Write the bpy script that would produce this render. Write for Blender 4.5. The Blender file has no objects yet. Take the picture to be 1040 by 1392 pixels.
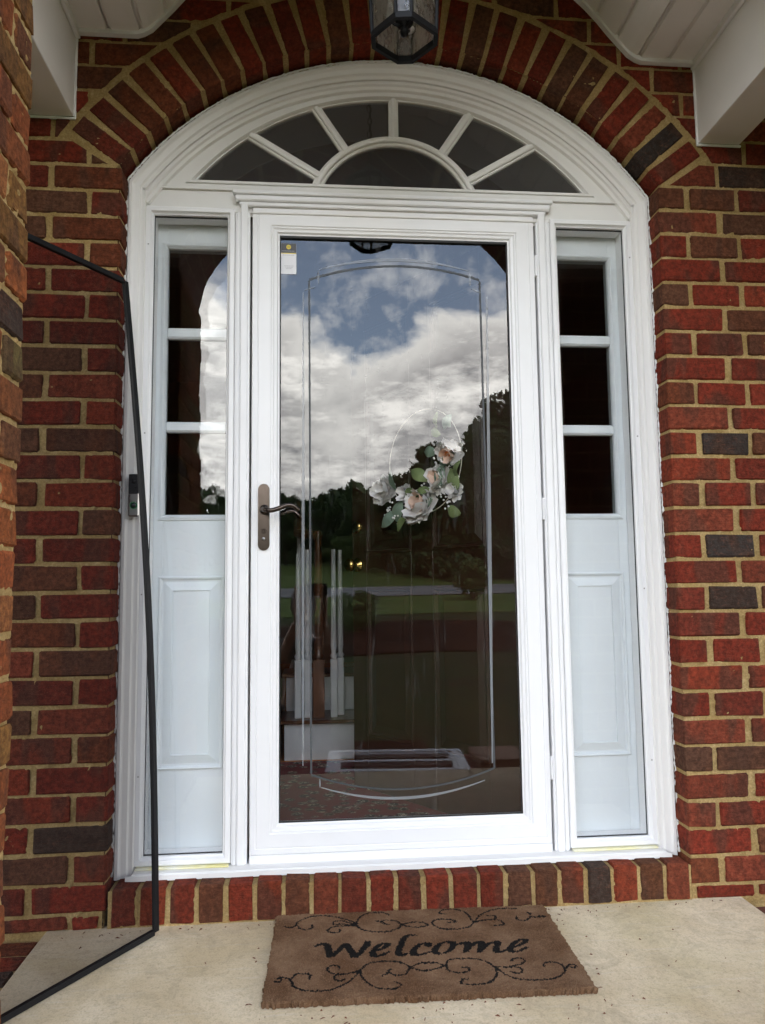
import bpy, bmesh, math, random
import numpy as np
from mathutils import Vector, Matrix
from math import sin, cos, pi, radians as rad, sqrt, atan2

# ------------------------------------------------------------------ camera, sky, sun, exposure
S = bpy.context.scene
COL = S.collection
RGT = Vector((0.9959847711, -0.0888072674, -0.0112962354))
UPV = Vector((0.0026817057, -0.0965293160, 0.9953265291))
FWD = Vector((0.0894826471, 0.9913603586, 0.0959035737))
CAM = Vector((-0.26331, -2.34088, 0.95003))
FPX = 1030.0
cd = bpy.data.cameras.new('camera'); cam = bpy.data.objects.new('camera', cd); COL.objects.link(cam)
cam.matrix_world = Matrix(((RGT.x, UPV.x, -FWD.x, CAM.x), (RGT.y, UPV.y, -FWD.y, CAM.y), (RGT.z, UPV.z, -FWD.z, CAM.z), (0, 0, 0, 1)))
cd.sensor_fit = 'VERTICAL'; cd.sensor_height = 24; cd.lens = FPX/1392*24
cd.clip_start = 0.01; cd.clip_end = 1500
S.camera = cam

SUN_EL, SUN_ROT = rad(52), rad(12)          # the sun stands behind the house, veiled by cloud
W = bpy.data.worlds.new('World'); S.world = W; W.use_nodes = True
nt = W.node_tree; N = nt.nodes; L = nt.links
N.clear()
def wn(t, **k):
    n = N.new(t)
    for a, b in k.items(): setattr(n, a, b)
    return n
def wmath(op, a, b=None, c=None, clamp=False):
    n = N.new('ShaderNodeMath'); n.operation = op; n.use_clamp = clamp
    for i, v in enumerate((a, b, c)):
        if v is None: continue
        if isinstance(v, (int, float)): n.inputs[i].default_value = v
        else: L.new(v, n.inputs[i])
    return n.outputs[0]
out = wn('ShaderNodeOutputWorld'); bg = wn('ShaderNodeBackground'); L.new(bg.outputs[0], out.inputs[0])
sky = wn('ShaderNodeTexSky', sky_type='NISHITA', sun_disc=False, sun_elevation=SUN_EL, sun_rotation=SUN_ROT, altitude=200, air_density=1.2, dust_density=0.7, ozone_density=1.5)
tc = wn('ShaderNodeTexCoord')
sep = wn('ShaderNodeSeparateXYZ'); L.new(tc.outputs['Generated'], sep.inputs[0])
mp = wn('ShaderNodeMapping'); L.new(tc.outputs['Generated'], mp.inputs[0]); mp.inputs['Scale'].default_value = (1, 1, 1.9); mp.inputs['Location'].default_value = (0.35, 0.1, 0.2)
n1 = wn('ShaderNodeTexNoise'); n1.inputs['Scale'].default_value = 3.6; n1.inputs['Detail'].default_value = 9; n1.inputs['Roughness'].default_value = 0.55; n1.inputs['Distortion'].default_value = 0.25; L.new(mp.outputs[0], n1.inputs[0])
n2 = wn('ShaderNodeTexNoise'); n2.inputs['Scale'].default_value = 7.5; n2.inputs['Detail'].default_value = 7; n2.inputs['Roughness'].default_value = 0.55; n2.inputs['Distortion'].default_value = 0.15
mp2 = wn('ShaderNodeMapping'); L.new(tc.outputs['Generated'], mp2.inputs[0]); mp2.inputs['Scale'].default_value = (1, 1, 2.6); mp2.inputs['Location'].default_value = (1.7, 0.3, 0.9); L.new(mp2.outputs[0], n2.inputs[0])
n3 = wn('ShaderNodeTexNoise'); n3.inputs['Scale'].default_value = 20; n3.inputs['Detail'].default_value = 7; n3.inputs['Roughness'].default_value = 0.65; n3.inputs['Distortion'].default_value = 0.15; L.new(tc.outputs['Generated'], n3.inputs[0])
el = sep.outputs[2]
# cumulus bank: thick low down, breaking up towards its top edge
band = wmath('SUBTRACT', 0.345, el)
dens = wmath('ADD', wmath('MULTIPLY', band, 2.6), wmath('MULTIPLY', wmath('SUBTRACT', n1.outputs[0], 0.5), 1.5))
cum = wmath('MULTIPLY', dens, 9.0, clamp=True)
wisp = wmath('MULTIPLY', wmath('SUBTRACT', n3.outputs[0], 0.47), 3.6, clamp=True)
wisp = wmath('ADD', wmath('MULTIPLY', wisp, 0.48), 0.07)
cover = wmath('MAXIMUM', cum, wisp)
# light and dark inside the clouds
n4 = wn('ShaderNodeTexNoise'); n4.inputs['Scale'].default_value = 24; n4.inputs['Detail'].default_value = 7; n4.inputs['Roughness'].default_value = 0.65; L.new(mp2.outputs[0], n4.inputs[0])
lit = wmath('MULTIPLY', wmath('SUBTRACT', wmath('ADD', wmath('MULTIPLY', n2.outputs[0], .60), wmath('MULTIPLY', n4.outputs[0], .40)), 0.41), 5.2, clamp=True)
edge = wmath('SUBTRACT', 1.0, wmath('MULTIPLY', dens, 2.2, clamp=True))
lit = wmath('MAXIMUM', lit, wmath('MULTIPLY', edge, 0.95))
ramp = wn('ShaderNodeMixRGB'); ramp.inputs[1].default_value = (10.8, 10.9, 11.4, 1); ramp.inputs[2].default_value = (50, 49, 46.5, 1)
L.new(lit, ramp.inputs[0])
sk = wn('ShaderNodeMixRGB', blend_type='MULTIPLY'); sk.inputs[0].default_value = 1; L.new(sky.outputs[0], sk.inputs[1]); sk.inputs[2].default_value = (2.9, 2.85, 2.9, 1)
mx = wn('ShaderNodeMixRGB'); L.new(cover, mx.inputs[0]); L.new(sk.outputs[0], mx.inputs[1]); L.new(ramp.outputs[0], mx.inputs[2])
L.new(mx.outputs[0], bg.inputs[0]); bg.inputs[1].default_value = 0.15

sl = bpy.data.lights.new('sun', 'SUN'); sl.energy = 1.3; sl.angle = rad(12); sl.color = (1, 0.93, 0.84)
so = bpy.data.objects.new('sun', sl); COL.objects.link(so)
sd = Vector((sin(SUN_ROT)*cos(SUN_EL), cos(SUN_ROT)*cos(SUN_EL), sin(SUN_EL)))
so.rotation_euler = sd.to_track_quat('Z', 'Y').to_euler()
S.view_settings.view_transform = 'Standard'; S.view_settings.look = 'None'; S.view_settings.gamma = 1
S.view_settings.use_curve_mapping = False
S.view_settings.exposure = 0.85
S.render.engine = 'CYCLES'
S.cycles.use_denoising = True
S.cycles.max_bounces = 12; S.cycles.diffuse_bounces = 5; S.cycles.glossy_bounces = 6; S.cycles.transmission_bounces = 8; S.cycles.transparent_max_bounces = 24
S.cycles.caustics_reflective = False; S.cycles.caustics_refractive = False
S.cycles.sample_clamp_indirect = 6

# ------------------------------------------------------------------ materials
MATS = {}
class NB:
    def __init__(s, name):
        s.m = bpy.data.materials.new(name); s.m.use_nodes = True; s.t = s.m.node_tree; s.t.nodes.clear()
        s.out = s.t.nodes.new('ShaderNodeOutputMaterial')
        MATS[name] = s.m
    def n(s, typ, **k):
        x = s.t.nodes.new(typ)
        for a, b in k.items(): setattr(x, a, b)
        return x
    def put(s, inp, v):
        if v is None: return
        if hasattr(v, 'is_linked'): s.t.links.new(v, inp)
        elif isinstance(v, tuple) and len(v) == 3 and inp.type == 'RGBA': inp.default_value = (*v, 1)
        else: inp.default_value = v
    def math(s, op, a, b=None, clamp=False):
        x = s.n('ShaderNodeMath', operation=op, use_clamp=clamp); s.put(x.inputs[0], a); s.put(x.inputs[1], b); return x.outputs[0]
    def mix(s, f, a, b, blend='MIX'):
        x = s.n('ShaderNodeMixRGB', blend_type=blend); s.put(x.inputs[0], f); s.put(x.inputs[1], a); s.put(x.inputs[2], b); return x.outputs[0]
    def coord(s, scale=(1, 1, 1), rnd=False, kind='Object'):
        t = s.n('ShaderNodeTexCoord'); mpn = s.n('ShaderNodeMapping'); s.put(mpn.inputs[0], t.outputs[kind]); mpn.inputs['Scale'].default_value = scale
        if rnd:
            oi = s.n('ShaderNodeObjectInfo'); r = s.math('MULTIPLY', oi.outputs['Random'], 57.0)
            cx = s.n('ShaderNodeCombineXYZ'); s.put(cx.inputs[0], r); s.put(cx.inputs[1], r); s.put(mpn.inputs['Location'], cx.outputs[0])
        return mpn.outputs[0]
    def noise(s, v, scale, detail=4, rough=.55, dist=0):
        x = s.n('ShaderNodeTexNoise'); s.put(x.inputs[0], v); x.inputs['Scale'].default_value = scale; x.inputs['Detail'].default_value = detail
        x.inputs['Roughness'].default_value = rough; x.inputs['Distortion'].default_value = dist; return x.outputs[0]
    def thr(s, v, lo, gain): return s.math('MULTIPLY', s.math('SUBTRACT', v, lo), gain, True)
    def bump(s, h, dist=.002, strength=1.0):
        b = s.n('ShaderNodeBump'); s.put(b.inputs['Height'], h); b.inputs['Distance'].default_value = dist; b.inputs['Strength'].default_value = strength; return b.outputs[0]
    def bsdf(s, color, rough=.5, metal=0, normal=None, spec=.5, trans=0, ior=None, coat=0, sss=0):
        p = s.n('ShaderNodeBsdfPrincipled'); s.put(p.inputs['Base Color'], color); s.put(p.inputs['Roughness'], rough); s.put(p.inputs['Metallic'], metal)
        s.put(p.inputs['Specular IOR Level'], spec); s.put(p.inputs['Transmission Weight'], trans); s.put(p.inputs['Coat Weight'], coat)
        if ior: p.inputs['IOR'].default_value = ior
        if normal is not None: s.put(p.inputs['Normal'], normal)
        s.t.links.new(p.outputs[0], s.out.inputs[0]); return p

def mat_brick():
    b = NB('brick_clay'); oi = b.n('ShaderNodeObjectInfo'); v = b.coord(rnd=True)
    big = b.noise(b.coord((1, 1, .35), True), 11, 2); fine = b.noise(v, 75, 6, .72); pit = b.noise(v, 230, 4, .75); st = b.noise(b.coord((1, 1, 7), True), 45, 5, .7, .8); mid = b.noise(v, 26, 4, .6)
    base = oi.outputs['Color']; dk = b.mix(.62, base, (.12, .062, .040))
    c = b.mix(b.thr(big, .52, 12), base, dk)
    c = b.mix(b.math('MULTIPLY', b.thr(mid, .48, 4), .45), c, b.mix(.6, c, (.030, .014, .010)))
    c = b.mix(b.thr(fine, .40, 3.4), b.mix(.62, c, (.022, .009, .006)), c); c = b.mix(b.math('MULTIPLY', b.thr(b.noise(v, 48, 5, .75), .56, 7), .40), c, b.mix(.5, c, (.42, .16, .09)))
    c = b.mix(b.math('MULTIPLY', b.thr(st, .56, 7), .35), c, (.26, .085, .045))
    c = b.mix(b.math('MULTIPLY', b.thr(pit, .62, 8), .45), c, (.36, .22, .14))
    smear = b.thr(b.noise(v, 30, 7, .75, 1.5), .72, 12)
    c = b.mix(b.math('MULTIPLY', smear, .35), c, (.40, .29, .15))
    h = b.math('ADD', b.math('MULTIPLY', fine, 1.0), b.math('ADD', b.math('MULTIPLY', pit, .45), b.math('ADD', b.math('MULTIPLY', st, .9), b.math('MULTIPLY', mid, 1.2))))
    b.bsdf(c, .88, normal=b.bump(h, .006, 1.0), spec=.10)
mat_brick()
def mat_mortar():
    b = NB('buff_mortar'); v = b.coord()
    a = b.noise(v, 14, 4); f = b.noise(v, 160, 5, .7)
    c = b.mix(b.thr(a, .35, 2.5), (.46, .31, .12), (.68, .49, .23))
    c = b.mix(b.thr(f, .42, 3), b.mix(.55, c, (.17, .11, .04)), c); c = b.mix(b.math('MULTIPLY', b.thr(b.noise(v, 40, 4, .7), .56, 6), .4), c, (.55, .43, .24))
    b.bsdf(c, .95, normal=b.bump(f, .006, 1), spec=.15)
mat_mortar()
def mat_brickwall():
    b = NB('distant_brickwork'); v = b.coord(kind='Object')
    sp = b.n('ShaderNodeSeparateXYZ'); b.put(sp.inputs[0], v)
    cx = b.n('ShaderNodeCombineXYZ'); b.put(cx.inputs[0], b.math('ADD', sp.outputs[0], sp.outputs[1])); b.put(cx.inputs[1], sp.outputs[2])
    t = b.n('ShaderNodeTexBrick'); b.put(t.inputs[0], cx.outputs[0]); t.inputs['Scale'].default_value = 1
    t.inputs['Brick Width'].default_value = .207; t.inputs['Row Height'].default_value = .0802; t.inputs['Mortar Size'].default_value = .006; t.inputs['Mortar Smooth'].default_value = .2
    b.put(t.inputs['Color1'], (.15, .042, .028)); b.put(t.inputs['Color2'], (.10, .05, .036)); b.put(t.inputs['Mortar'], (.34, .27, .16)); t.inputs['Bias'].default_value = -.2
    b.bsdf(t.outputs[0], .85, normal=b.bump(b.math('SUBTRACT', 1.0, t.outputs[1]), .008, 1), spec=.2)
mat_brickwall()
def mat_simple(name, col, rough=.5, metal=0, nscale=60, amp=.06, bumpd=.0006, spec=.5, col2=None, coat=0):
    b = NB(name); v = b.coord(); f = b.noise(v, nscale, 5, .6); g = b.noise(v, nscale/9, 3)
    d = tuple(x*(1-amp*2.2) for x in col) if col2 is None else col2
    c = b.mix(b.thr(g, .35, 3), d, col)
    r = b.math('ADD', b.math('MULTIPLY', f, .18), max(rough-.09, .02))
    b.bsdf(c, r, metal, normal=b.bump(f, bumpd, .5), spec=spec, coat=coat)
def mat_paint(name, col, rough, bumpd):
    b = NB(name); v = b.coord(); f = b.noise(v, 45, 5, .6); g = b.noise(v, 5, 4, .65, .4); d = b.noise(b.coord((1, 1, .3)), 26, 6, .75, .6)
    c = b.mix(b.math('MULTIPLY', b.thr(g, .46, 4), .06), col, (.55, .53, .48)); c = b.mix(b.math('MULTIPLY', b.thr(d, .64, 9), .16), c, (.42, .38, .32))
    b.bsdf(c, b.math('ADD', b.math('MULTIPLY', g, .22), rough-.11), normal=b.bump(f, bumpd, .5))
mat_paint('white_vinyl', (.82, .82, .82), .36, .0002)
mat_paint('painted_wood_white', (.78, .77, .745), .5, .0005)
mat_simple('cool_white_panel', (.72, .755, .77), .42, nscale=60, amp=.012, bumpd=.0008)
mat_simple('ceiling_vinyl', (.79, .76, .72), .45, nscale=40, amp=.02, bumpd=.0006)
mat_simple('beam_white', (.77, .74, .70), .5, nscale=40, amp=.02, bumpd=.0006)
mat_simple('caulk_yellow', (.72, .66, .30), .7, nscale=90, amp=.2, bumpd=.002, col2=(.78, .77, .66))
mat_simple('black_metal', (.006, .0065, .008), .5, spec=.25, nscale=90, amp=.1)
mat_simple('black_plastic', (.008, .008, .009), .3, nscale=90, amp=.1)
mat_simple('bronze', (.085, .068, .058), .24, 1.0, nscale=50, amp=.2, bumpd=.0003)
mat_simple('nickel', (.45, .44, .42), .3, 1.0, nscale=50, amp=.1, bumpd=.0002)
mat_simple('brass', (.62, .42, .14), .22, 1.0, nscale=50, amp=.1, bumpd=.0002)
mat_simple('rubber', (.01, .01, .01), .6)
mat_simple('door_brown', (.034, .012, .006), .35, nscale=30, amp=.2)
mat_simple('stain_wood', (.17, .062, .022), .3, nscale=30, amp=.3)
mat_simple('interior_white', (.72, .72, .72), .5)
mat_simple('interior_wall', (.20, .17, .13), .8)
mat_simple('cardboard', (.30, .18, .11), .85, nscale=40)
mat_simple('petal_white', (.88, .86, .85), .6, nscale=60, amp=.03, bumpd=.001)
mat_simple('petal_inner', (.86, .64, .52), .6, nscale=120, amp=.04)
mat_simple('stamen_orange', (.75, .25, .03), .7)
mat_simple('leaf_sage', (.24, .33, .25), .65, nscale=90, amp=.15)
mat_simple('leaf_olive', (.20, .26, .10), .65, nscale=90, amp=.15)
mat_simple('gold_wire', (.85, .80, .68), .4, 0)
mat_simple('sticker_dark', (.07, .07, .075), .5)
mat_simple('sticker_white', (.80, .80, .82), .5, amp=.01)
mat_simple('sticker_yellow', (.80, .62, .05), .5)
mat_simple('sticker_grey', (.45, .45, .47), .5)
mat_simple('bark', (.07, .05, .035), .9, nscale=20, amp=.3, bumpd=.01)
mat_simple('debris_brown', (.16, .05, .025), .9)
mat_simple('cloth_dark', (.02, .021, .026), .9, nscale=200)
mat_simple('trouser_dark', (.03, .032, .04), .9, nscale=200)
mat_simple('skin', (.42, .24, .17), .5, nscale=80)
mat_simple('hair_dark', (.018, .012, .009), .6, nscale=200)
mat_simple('asphalt', (.22, .22, .21), .9, spec=.1, nscale=12, amp=.1, bumpd=.004)
mat_simple('soil_mulch', (.035, .014, .007), .95, spec=0.05, nscale=8, amp=.3, bumpd=.02)
mat_simple('bulb_metal', (.6, .6, .6), .3)
def mat_leaf(name, a, c):
    b = NB(name); oi = b.n('ShaderNodeObjectInfo'); g = b.n('ShaderNodeNewGeometry')
    col = b.mix(g.outputs['Random Per Island'], a, c)
    b.bsdf(col, .6, spec=.3)
mat_leaf('foliage_dark', (.018, .036, .012), (.05, .085, .022))
mat_leaf('foliage_mid', (.035, .065, .015), (.085, .125, .03))
def mat_grass():
    b = NB('lawn_grass'); v = b.coord(); f = b.noise(v, 3.5, 6, .7); g = b.noise(v, .25, 3)
    c = b.mix(b.thr(g, .35, 3), (.040, .048, .012), (.034, .055, .012)); c = b.mix(b.thr(f, .4, 3), b.mix(.5, c, (.012, .014, .005)), c); c = b.mix(b.thr(b.noise(v, .9, 4, .7), .48, 4), c, (.035, .026, .012))
    b.bsdf(c, .9, normal=b.bump(f, .05, .8), spec=.1)
mat_grass()
def mat_concrete():
    b = NB('porch_concrete'); v = b.coord()
    a = b.noise(v, 3.2, 5, .6, .6); f = b.noise(v, 220, 5, .7); s = b.noise(v, 38, 5, .65); st = b.noise(b.coord((1.5, 14, 1)), 5, 5, .6)
    c = b.mix(b.thr(a, .36, 3.2), (.57, .45, .275), (.76, .64, .45))
    c = b.mix(b.math('MULTIPLY', b.thr(b.noise(v, 2.1, 3), .52, 5), .22), c, (.42, .40, .15))
    c = b.mix(b.math('MULTIPLY', b.thr(st, .55, 4), .35), c, (.72, .68, .58))
    c = b.mix(b.math('MULTIPLY', b.thr(s, .60, 7), .30), c, (.30, .22, .14))
    c = b.mix(b.math('MULTIPLY', b.thr(f, .50, 5), .42), c, (.22, .17, .11)); g2 = b.noise(v, 90, 6, .8)
    c = b.mix(b.math('MULTIPLY', b.thr(g2, .50, 7), .45), c, (.34, .26, .16)); c = b.mix(b.math('MULTIPLY', b.thr(b.noise(v, 9, 7, .78, 1.0), .50, 6), .50), c, (.36, .29, .19))
    h = b.math('ADD', b.math('MULTIPLY', f, .5), b.math('MULTIPLY', s, .8))
    b.bsdf(c, .85, normal=b.bump(h, .0025, .8), spec=.25)
mat_concrete()
def mat_coir(name, c1, c2, c3):
    b = NB(name); v = b.coord(); f = b.noise(v, 420, 4, .8); g = b.noise(v, 7, 4, .6); m = b.noise(v, 60, 4, .7)
    c = b.mix(b.thr(g, .38, 4), c1, c2); c = b.mix(b.math('MULTIPLY', b.thr(f, .5, 5), .6), c, c3); c = b.mix(b.math('MULTIPLY', b.thr(m, .5, 4), .35), c, tuple(x*.4 for x in c1))
    b.bsdf(c, .95, normal=b.bump(f, .004, 1), spec=.1)
mat_coir('coir_brown', (.13, .064, .031), (.23, .135, .076), (.46, .30, .18))
mat_coir('coir_black', (.010, .009, .008), (.016, .014, .012), (.035, .026, .02))
def mat_glass(name, ior, tint=(1, 1, 1), rough=0.0, wob=0, dirt=False, base_haze=0):
    b = NB(name); fr = b.n('ShaderNodeFresnel'); fr.inputs[0].default_value = ior
    tr = b.n('ShaderNodeBsdfTransparent'); b.put(tr.inputs[0], tint); gl = b.n('ShaderNodeBsdfGlossy'); gl.inputs['Roughness'].default_value = rough
    if wob:
        f = b.noise(b.coord(), wob[0], 2); nb = b.bump(f, wob[1], 1); b.put(gl.inputs['Normal'], nb)
    ge = b.n('ShaderNodeNewGeometry'); fac = b.math('MULTIPLY', fr.outputs[0], b.math('SUBTRACT', 1.0, ge.outputs['Backfacing']))
    m = b.n('ShaderNodeMixShader'); b.put(m.inputs[0], fac); b.t.links.new(tr.outputs[0], m.inputs[1]); b.t.links.new(gl.outputs[0], m.inputs[2])
    last = m.outputs[0]
    if dirt:                                            # smears and drip marks on the outside of the pane; the even base paints reflected haze
        s = b.math('ADD', base_haze, b.math('MULTIPLY', b.thr(b.noise(b.coord((9, 1, .9)), 5, 5, .6, .8), .60, 4), .035))
        d = b.n('ShaderNodeBsdfDiffuse'); b.put(d.inputs[0], (.8, .8, .8)); m2 = b.n('ShaderNodeMixShader'); b.put(m2.inputs[0], s); b.t.links.new(last, m2.inputs[1]); b.t.links.new(d.outputs[0], m2.inputs[2]); last = m2.outputs[0]
    b.t.links.new(last, b.out.inputs[0])
mat_glass('storm_glass', 1.76, (.99, .99, .985), dirt=True)
mat_glass('side_glass', 1.75, (.98, .985, .985), wob=(3, .0008))
mat_glass('old_pane', 1.5, (.75, .77, .76), wob=(5, .003))
mat_glass('fan_glass', 2.05, (.7, .7, .7), wob=(4, .001), dirt=True, base_haze=.035)  # even pale base stands in for the reflected porch ceiling
mat_glass('bulb_glass', 1.5, (.9, .9, .9), rough=.02)
b = NB('lantern_glass'); tr = b.n('ShaderNodeBsdfTransparent'); b.put(tr.inputs[0], (.80, .79, .76)); f = b.noise(b.coord((1, 1, .35)), 70, 4, .7); nb = b.bump(f, .004, 1)
tl = b.n('ShaderNodeBsdfTranslucent'); b.put(tl.inputs[0], (.75, .72, .66)); b.put(tl.inputs['Normal'], nb); gl = b.n('ShaderNodeBsdfGlossy'); gl.inputs['Roughness'].default_value = .12; b.put(gl.inputs['Normal'], nb)
m = b.n('ShaderNodeMixShader'); b.put(m.inputs[0], b.math('ADD', .16, b.math('MULTIPLY', f, .3))); b.t.links.new(tr.outputs[0], m.inputs[1]); b.t.links.new(tl.outputs[0], m.inputs[2])
m2 = b.n('ShaderNodeMixShader'); m2.inputs[0].default_value = .10; b.t.links.new(m.outputs[0], m2.inputs[1]); b.t.links.new(gl.outputs[0], m2.inputs[2]); b.t.links.new(m2.outputs[0], b.out.inputs[0])
def mat_film(name, col, fac, rough=.15):
    b = NB(name); tr = b.n('ShaderNodeBsdfTransparent'); d = b.n('ShaderNodeBsdfPrincipled'); b.put(d.inputs['Base Color'], col); d.inputs['Roughness'].default_value = rough
    m = b.n('ShaderNodeMixShader'); m.inputs[0].default_value = fac; b.t.links.new(tr.outputs[0], m.inputs[1]); b.t.links.new(d.outputs[0], m.inputs[2]); b.t.links.new(m.outputs[0], b.out.inputs[0])
mat_film('etch_reflection', (.05, .055, .06), .88, .5)
mat_film('etched_pale', (.36, .38, .40), .50)
b = NB('screen_mesh'); tr = b.n('ShaderNodeBsdfTransparent'); b.put(tr.inputs[0], (.60, .60, .61)); d = b.n('ShaderNodeBsdfDiffuse'); b.put(d.inputs[0], (.02, .02, .022))
m = b.n('ShaderNodeMixShader'); m.inputs[0].default_value = .12; b.t.links.new(tr.outputs[0], m.inputs[1]); b.t.links.new(d.outputs[0], m.inputs[2]); b.t.links.new(m.outputs[0], b.out.inputs[0])
def mat_rug():
    b = NB('rug_pile'); v = b.coord(); vo = b.n('ShaderNodeTexVoronoi'); b.put(vo.inputs[0], v); vo.inputs['Scale'].default_value = 18
    f = b.noise(v, 30, 5, .7, 2)
    c = b.mix(b.thr(f, .5, 8), (.025, .012, .014), (.50, .40, .30)); c = b.mix(b.thr(vo.outputs[0], .35, 6), c, (.13, .018, .022))
    b.bsdf(c, .95, spec=.1)
mat_rug()
def mat_oak():
    b = NB('oak_floor'); v = b.coord((1, 12, 1)); f = b.noise(v, 6, 5, .6); b.bsdf(b.mix(b.thr(f, .35, 2.5), (.45, .15, .04), (.60, .24, .07)), .25)
mat_oak()
b = NB('green_led'); e = b.n('ShaderNodeEmission'); e.inputs[0].default_value = (.02, .9, .25, 1); e.inputs[1].default_value = .12; b.t.links.new(e.outputs[0], b.out.inputs[0])
M = MATS

# ------------------------------------------------------------------ helpers
def link(o, parent=None):
    COL.objects.link(o)
    if parent is not None: o.parent = parent
    return o
def mesh(name, verts, faces, mat, parent=None, smooth=False, loc=None, mids=None):
    me = bpy.data.meshes.new(name); me.from_pydata([tuple(v) for v in verts], [], faces)
    for m in (mat if isinstance(mat, (list, tuple)) else [mat]): me.materials.append(M[m])
    if mids is not None: me.polygons.foreach_set('material_index', mids)
    if smooth: me.polygons.foreach_set('use_smooth', [True]*len(me.polygons))
    me.update(); o = bpy.data.objects.new(name, me)
    if loc: o.location = loc
    return link(o, parent)
def tag(o, label=None, cat=None, group=None, kind=None):
    if label: o['label'] = label
    if cat: o['category'] = cat
    if group: o['group'] = group
    if kind: o['kind'] = kind
    return o
def thing(name, label, cat, loc=(0, 0, 0), group=None):
    o = bpy.data.objects.new(name, None); o.location = loc; o.empty_display_size = .1; COL.objects.link(o)
    return tag(o, label, cat, group)
class MB:
    """collects shapes that become ONE mesh object"""
    def __init__(s): s.v = []; s.f = []
    def add(s, v, f):
        b = len(s.v); s.v += [tuple(x) for x in v]; s.f += [tuple(b+i for i in q) for q in f]; return s
    def box(s, x0, x1, y0, y1, z0, z1, ch=.0015):
        return s.add(*cbox((x0+x1)/2, (y0+y1)/2, (z0+z1)/2, (x1-x0)/2, (y1-y0)/2, (z1-z0)/2, ch))
    def build(s, name, mat, parent=None, smooth=False, **k): return mesh(name, s.v, s.f, mat, parent, smooth, **k)
def cbox(cx, cy, cz, a, b, c, ch=.002, jit=0, rnd=None):
    ch = min(ch, a*.45, b*.45, c*.45)
    V = {}; vs = []
    for sx in (-1, 1):
        for sy in (-1, 1):
            for sz in (-1, 1):
                for ax in range(3):
                    p = [sx*(a-ch), sy*(b-ch), sz*(c-ch)]; p[ax] = (sx*a, sy*b, sz*c)[ax]
                    if jit: p = [q + rnd.uniform(-jit, jit) for q in p]
                    V[(sx, sy, sz, ax)] = len(vs); vs.append((cx+p[0], cy+p[1], cz+p[2]))
    F = []
    for ax in range(3):
        o = [i for i in range(3) if i != ax]
        for s in (-1, 1):
            q = []
            for (u, w) in ((-1, -1), (1, -1), (1, 1), (-1, 1)):
                k = [0, 0, 0]; k[ax] = s; k[o[0]] = u; k[o[1]] = w; q.append(V[(*k, ax)])
            if (s > 0) == (ax == 1): q.reverse()
            F.append(q)
    for ax in range(3):                     # edge chamfers
        o = [i for i in range(3) if i != ax]
        for u in (-1, 1):
            for w in (-1, 1):
                k0 = [0, 0, 0]; k0[ax] = -1; k0[o[0]] = u; k0[o[1]] = w; k1 = list(k0); k1[ax] = 1
                F.append([V[(*k0, o[0])], V[(*k1, o[0])], V[(*k1, o[1])], V[(*k0, o[1])]])
    for sx in (-1, 1):
        for sy in (-1, 1):
            for sz in (-1, 1): F.append([V[(sx, sy, sz, 0)], V[(sx, sy, sz, 1)], V[(sx, sy, sz, 2)]])
    return vs, F
def fixn(o):
    bm = bmesh.new(); bm.from_mesh(o.data); bmesh.ops.recalc_face_normals(bm, faces=bm.faces); bm.to_mesh(o.data); bm.free(); return o
def box(name, x0, x1, y0, y1, z0, z1, mat, parent=None, ch=.0015):
    return fixn(MB().box(x0, x1, y0, y1, z0, z1, ch).build(name, mat, parent))
def offsets(path, closed):
    n = len(path); res = []
    for i in range(n):
        def seg(a, b):
            dx, dz = path[b][0]-path[a][0], path[b][1]-path[a][1]; l = math.hypot(dx, dz) or 1; return (-dz/l, dx/l)
        if closed: na, nb = seg((i-1) % n, i), seg(i, (i+1) % n)
        else:
            na = seg(i-1, i) if i > 0 else seg(0, 1); nb = seg(i, i+1) if i < n-1 else seg(n-2, n-1)
        k = max(1+na[0]*nb[0]+na[1]*nb[1], .2); res.append(((na[0]+nb[0])/k, (na[1]+nb[1])/k))
    return res
def sweep(path, prof, closed=True):
    """profile (u inward, y) carried round a path in the XZ plane with mitred corners (path runs anticlockwise seen from the front)"""
    off = offsets(path, closed); vs = []; fs = []; m = len(prof); n = len(path)
    for (p, o) in zip(path, off):
        for (u, y) in prof: vs.append((p[0]+o[0]*u, y, p[1]+o[1]*u))
    for i in range(n if closed else n-1):
        j = (i+1) % n
        for k in range(m-1): fs.append((i*m+k, j*m+k, j*m+k+1, i*m+k+1))
    return vs, fs
def rect(x0, x1, z0, z1): return [(x0, z0), (x1, z0), (x1, z1), (x0, z1)]
def arc(cz, r, a0, a1, n, cx=0): return [(cx+r*cos(a0+(a1-a0)*i/n), cz+r*sin(a0+(a1-a0)*i/n)) for i in range(n+1)]
def prism(poly, y0, y1):
    """flat polygon in XZ given depth"""
    n = len(poly); vs = [(x, y0, z) for x, z in poly]+[(x, y1, z) for x, z in poly]
    return vs, [tuple(range(n))[::-1], tuple(range(n, 2*n))]+[(i, (i+1) % n, (i+1) % n+n, i+n) for i in range(n)]
def tube(pts, r, seg=10, caps=True):
    pts = [Vector(p) for p in pts]; n = len(pts); rr = r if isinstance(r, (list, tuple)) else [r]*n; vs = []; fs = []
    t0 = (pts[1]-pts[0]).normalized(); a = t0.orthogonal().normalized()
    for i, p in enumerate(pts):
        t = (pts[min(i+1, n-1)]-pts[max(i-1, 0)]).normalized(); a = (a-t*a.dot(t)).normalized(); c = t.cross(a)
        for k in range(seg): w = 2*pi*k/seg; vs.append(p+(a*cos(w)+c*sin(w))*rr[i])
    for i in range(n-1):
        for k in range(seg): fs.append((i*seg+k, i*seg+(k+1) % seg, (i+1)*seg+(k+1) % seg, (i+1)*seg+k))
    if caps: fs.append(tuple(range(seg))[::-1]); fs.append(tuple(range((n-1)*seg, n*seg)))
    return vs, fs
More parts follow.
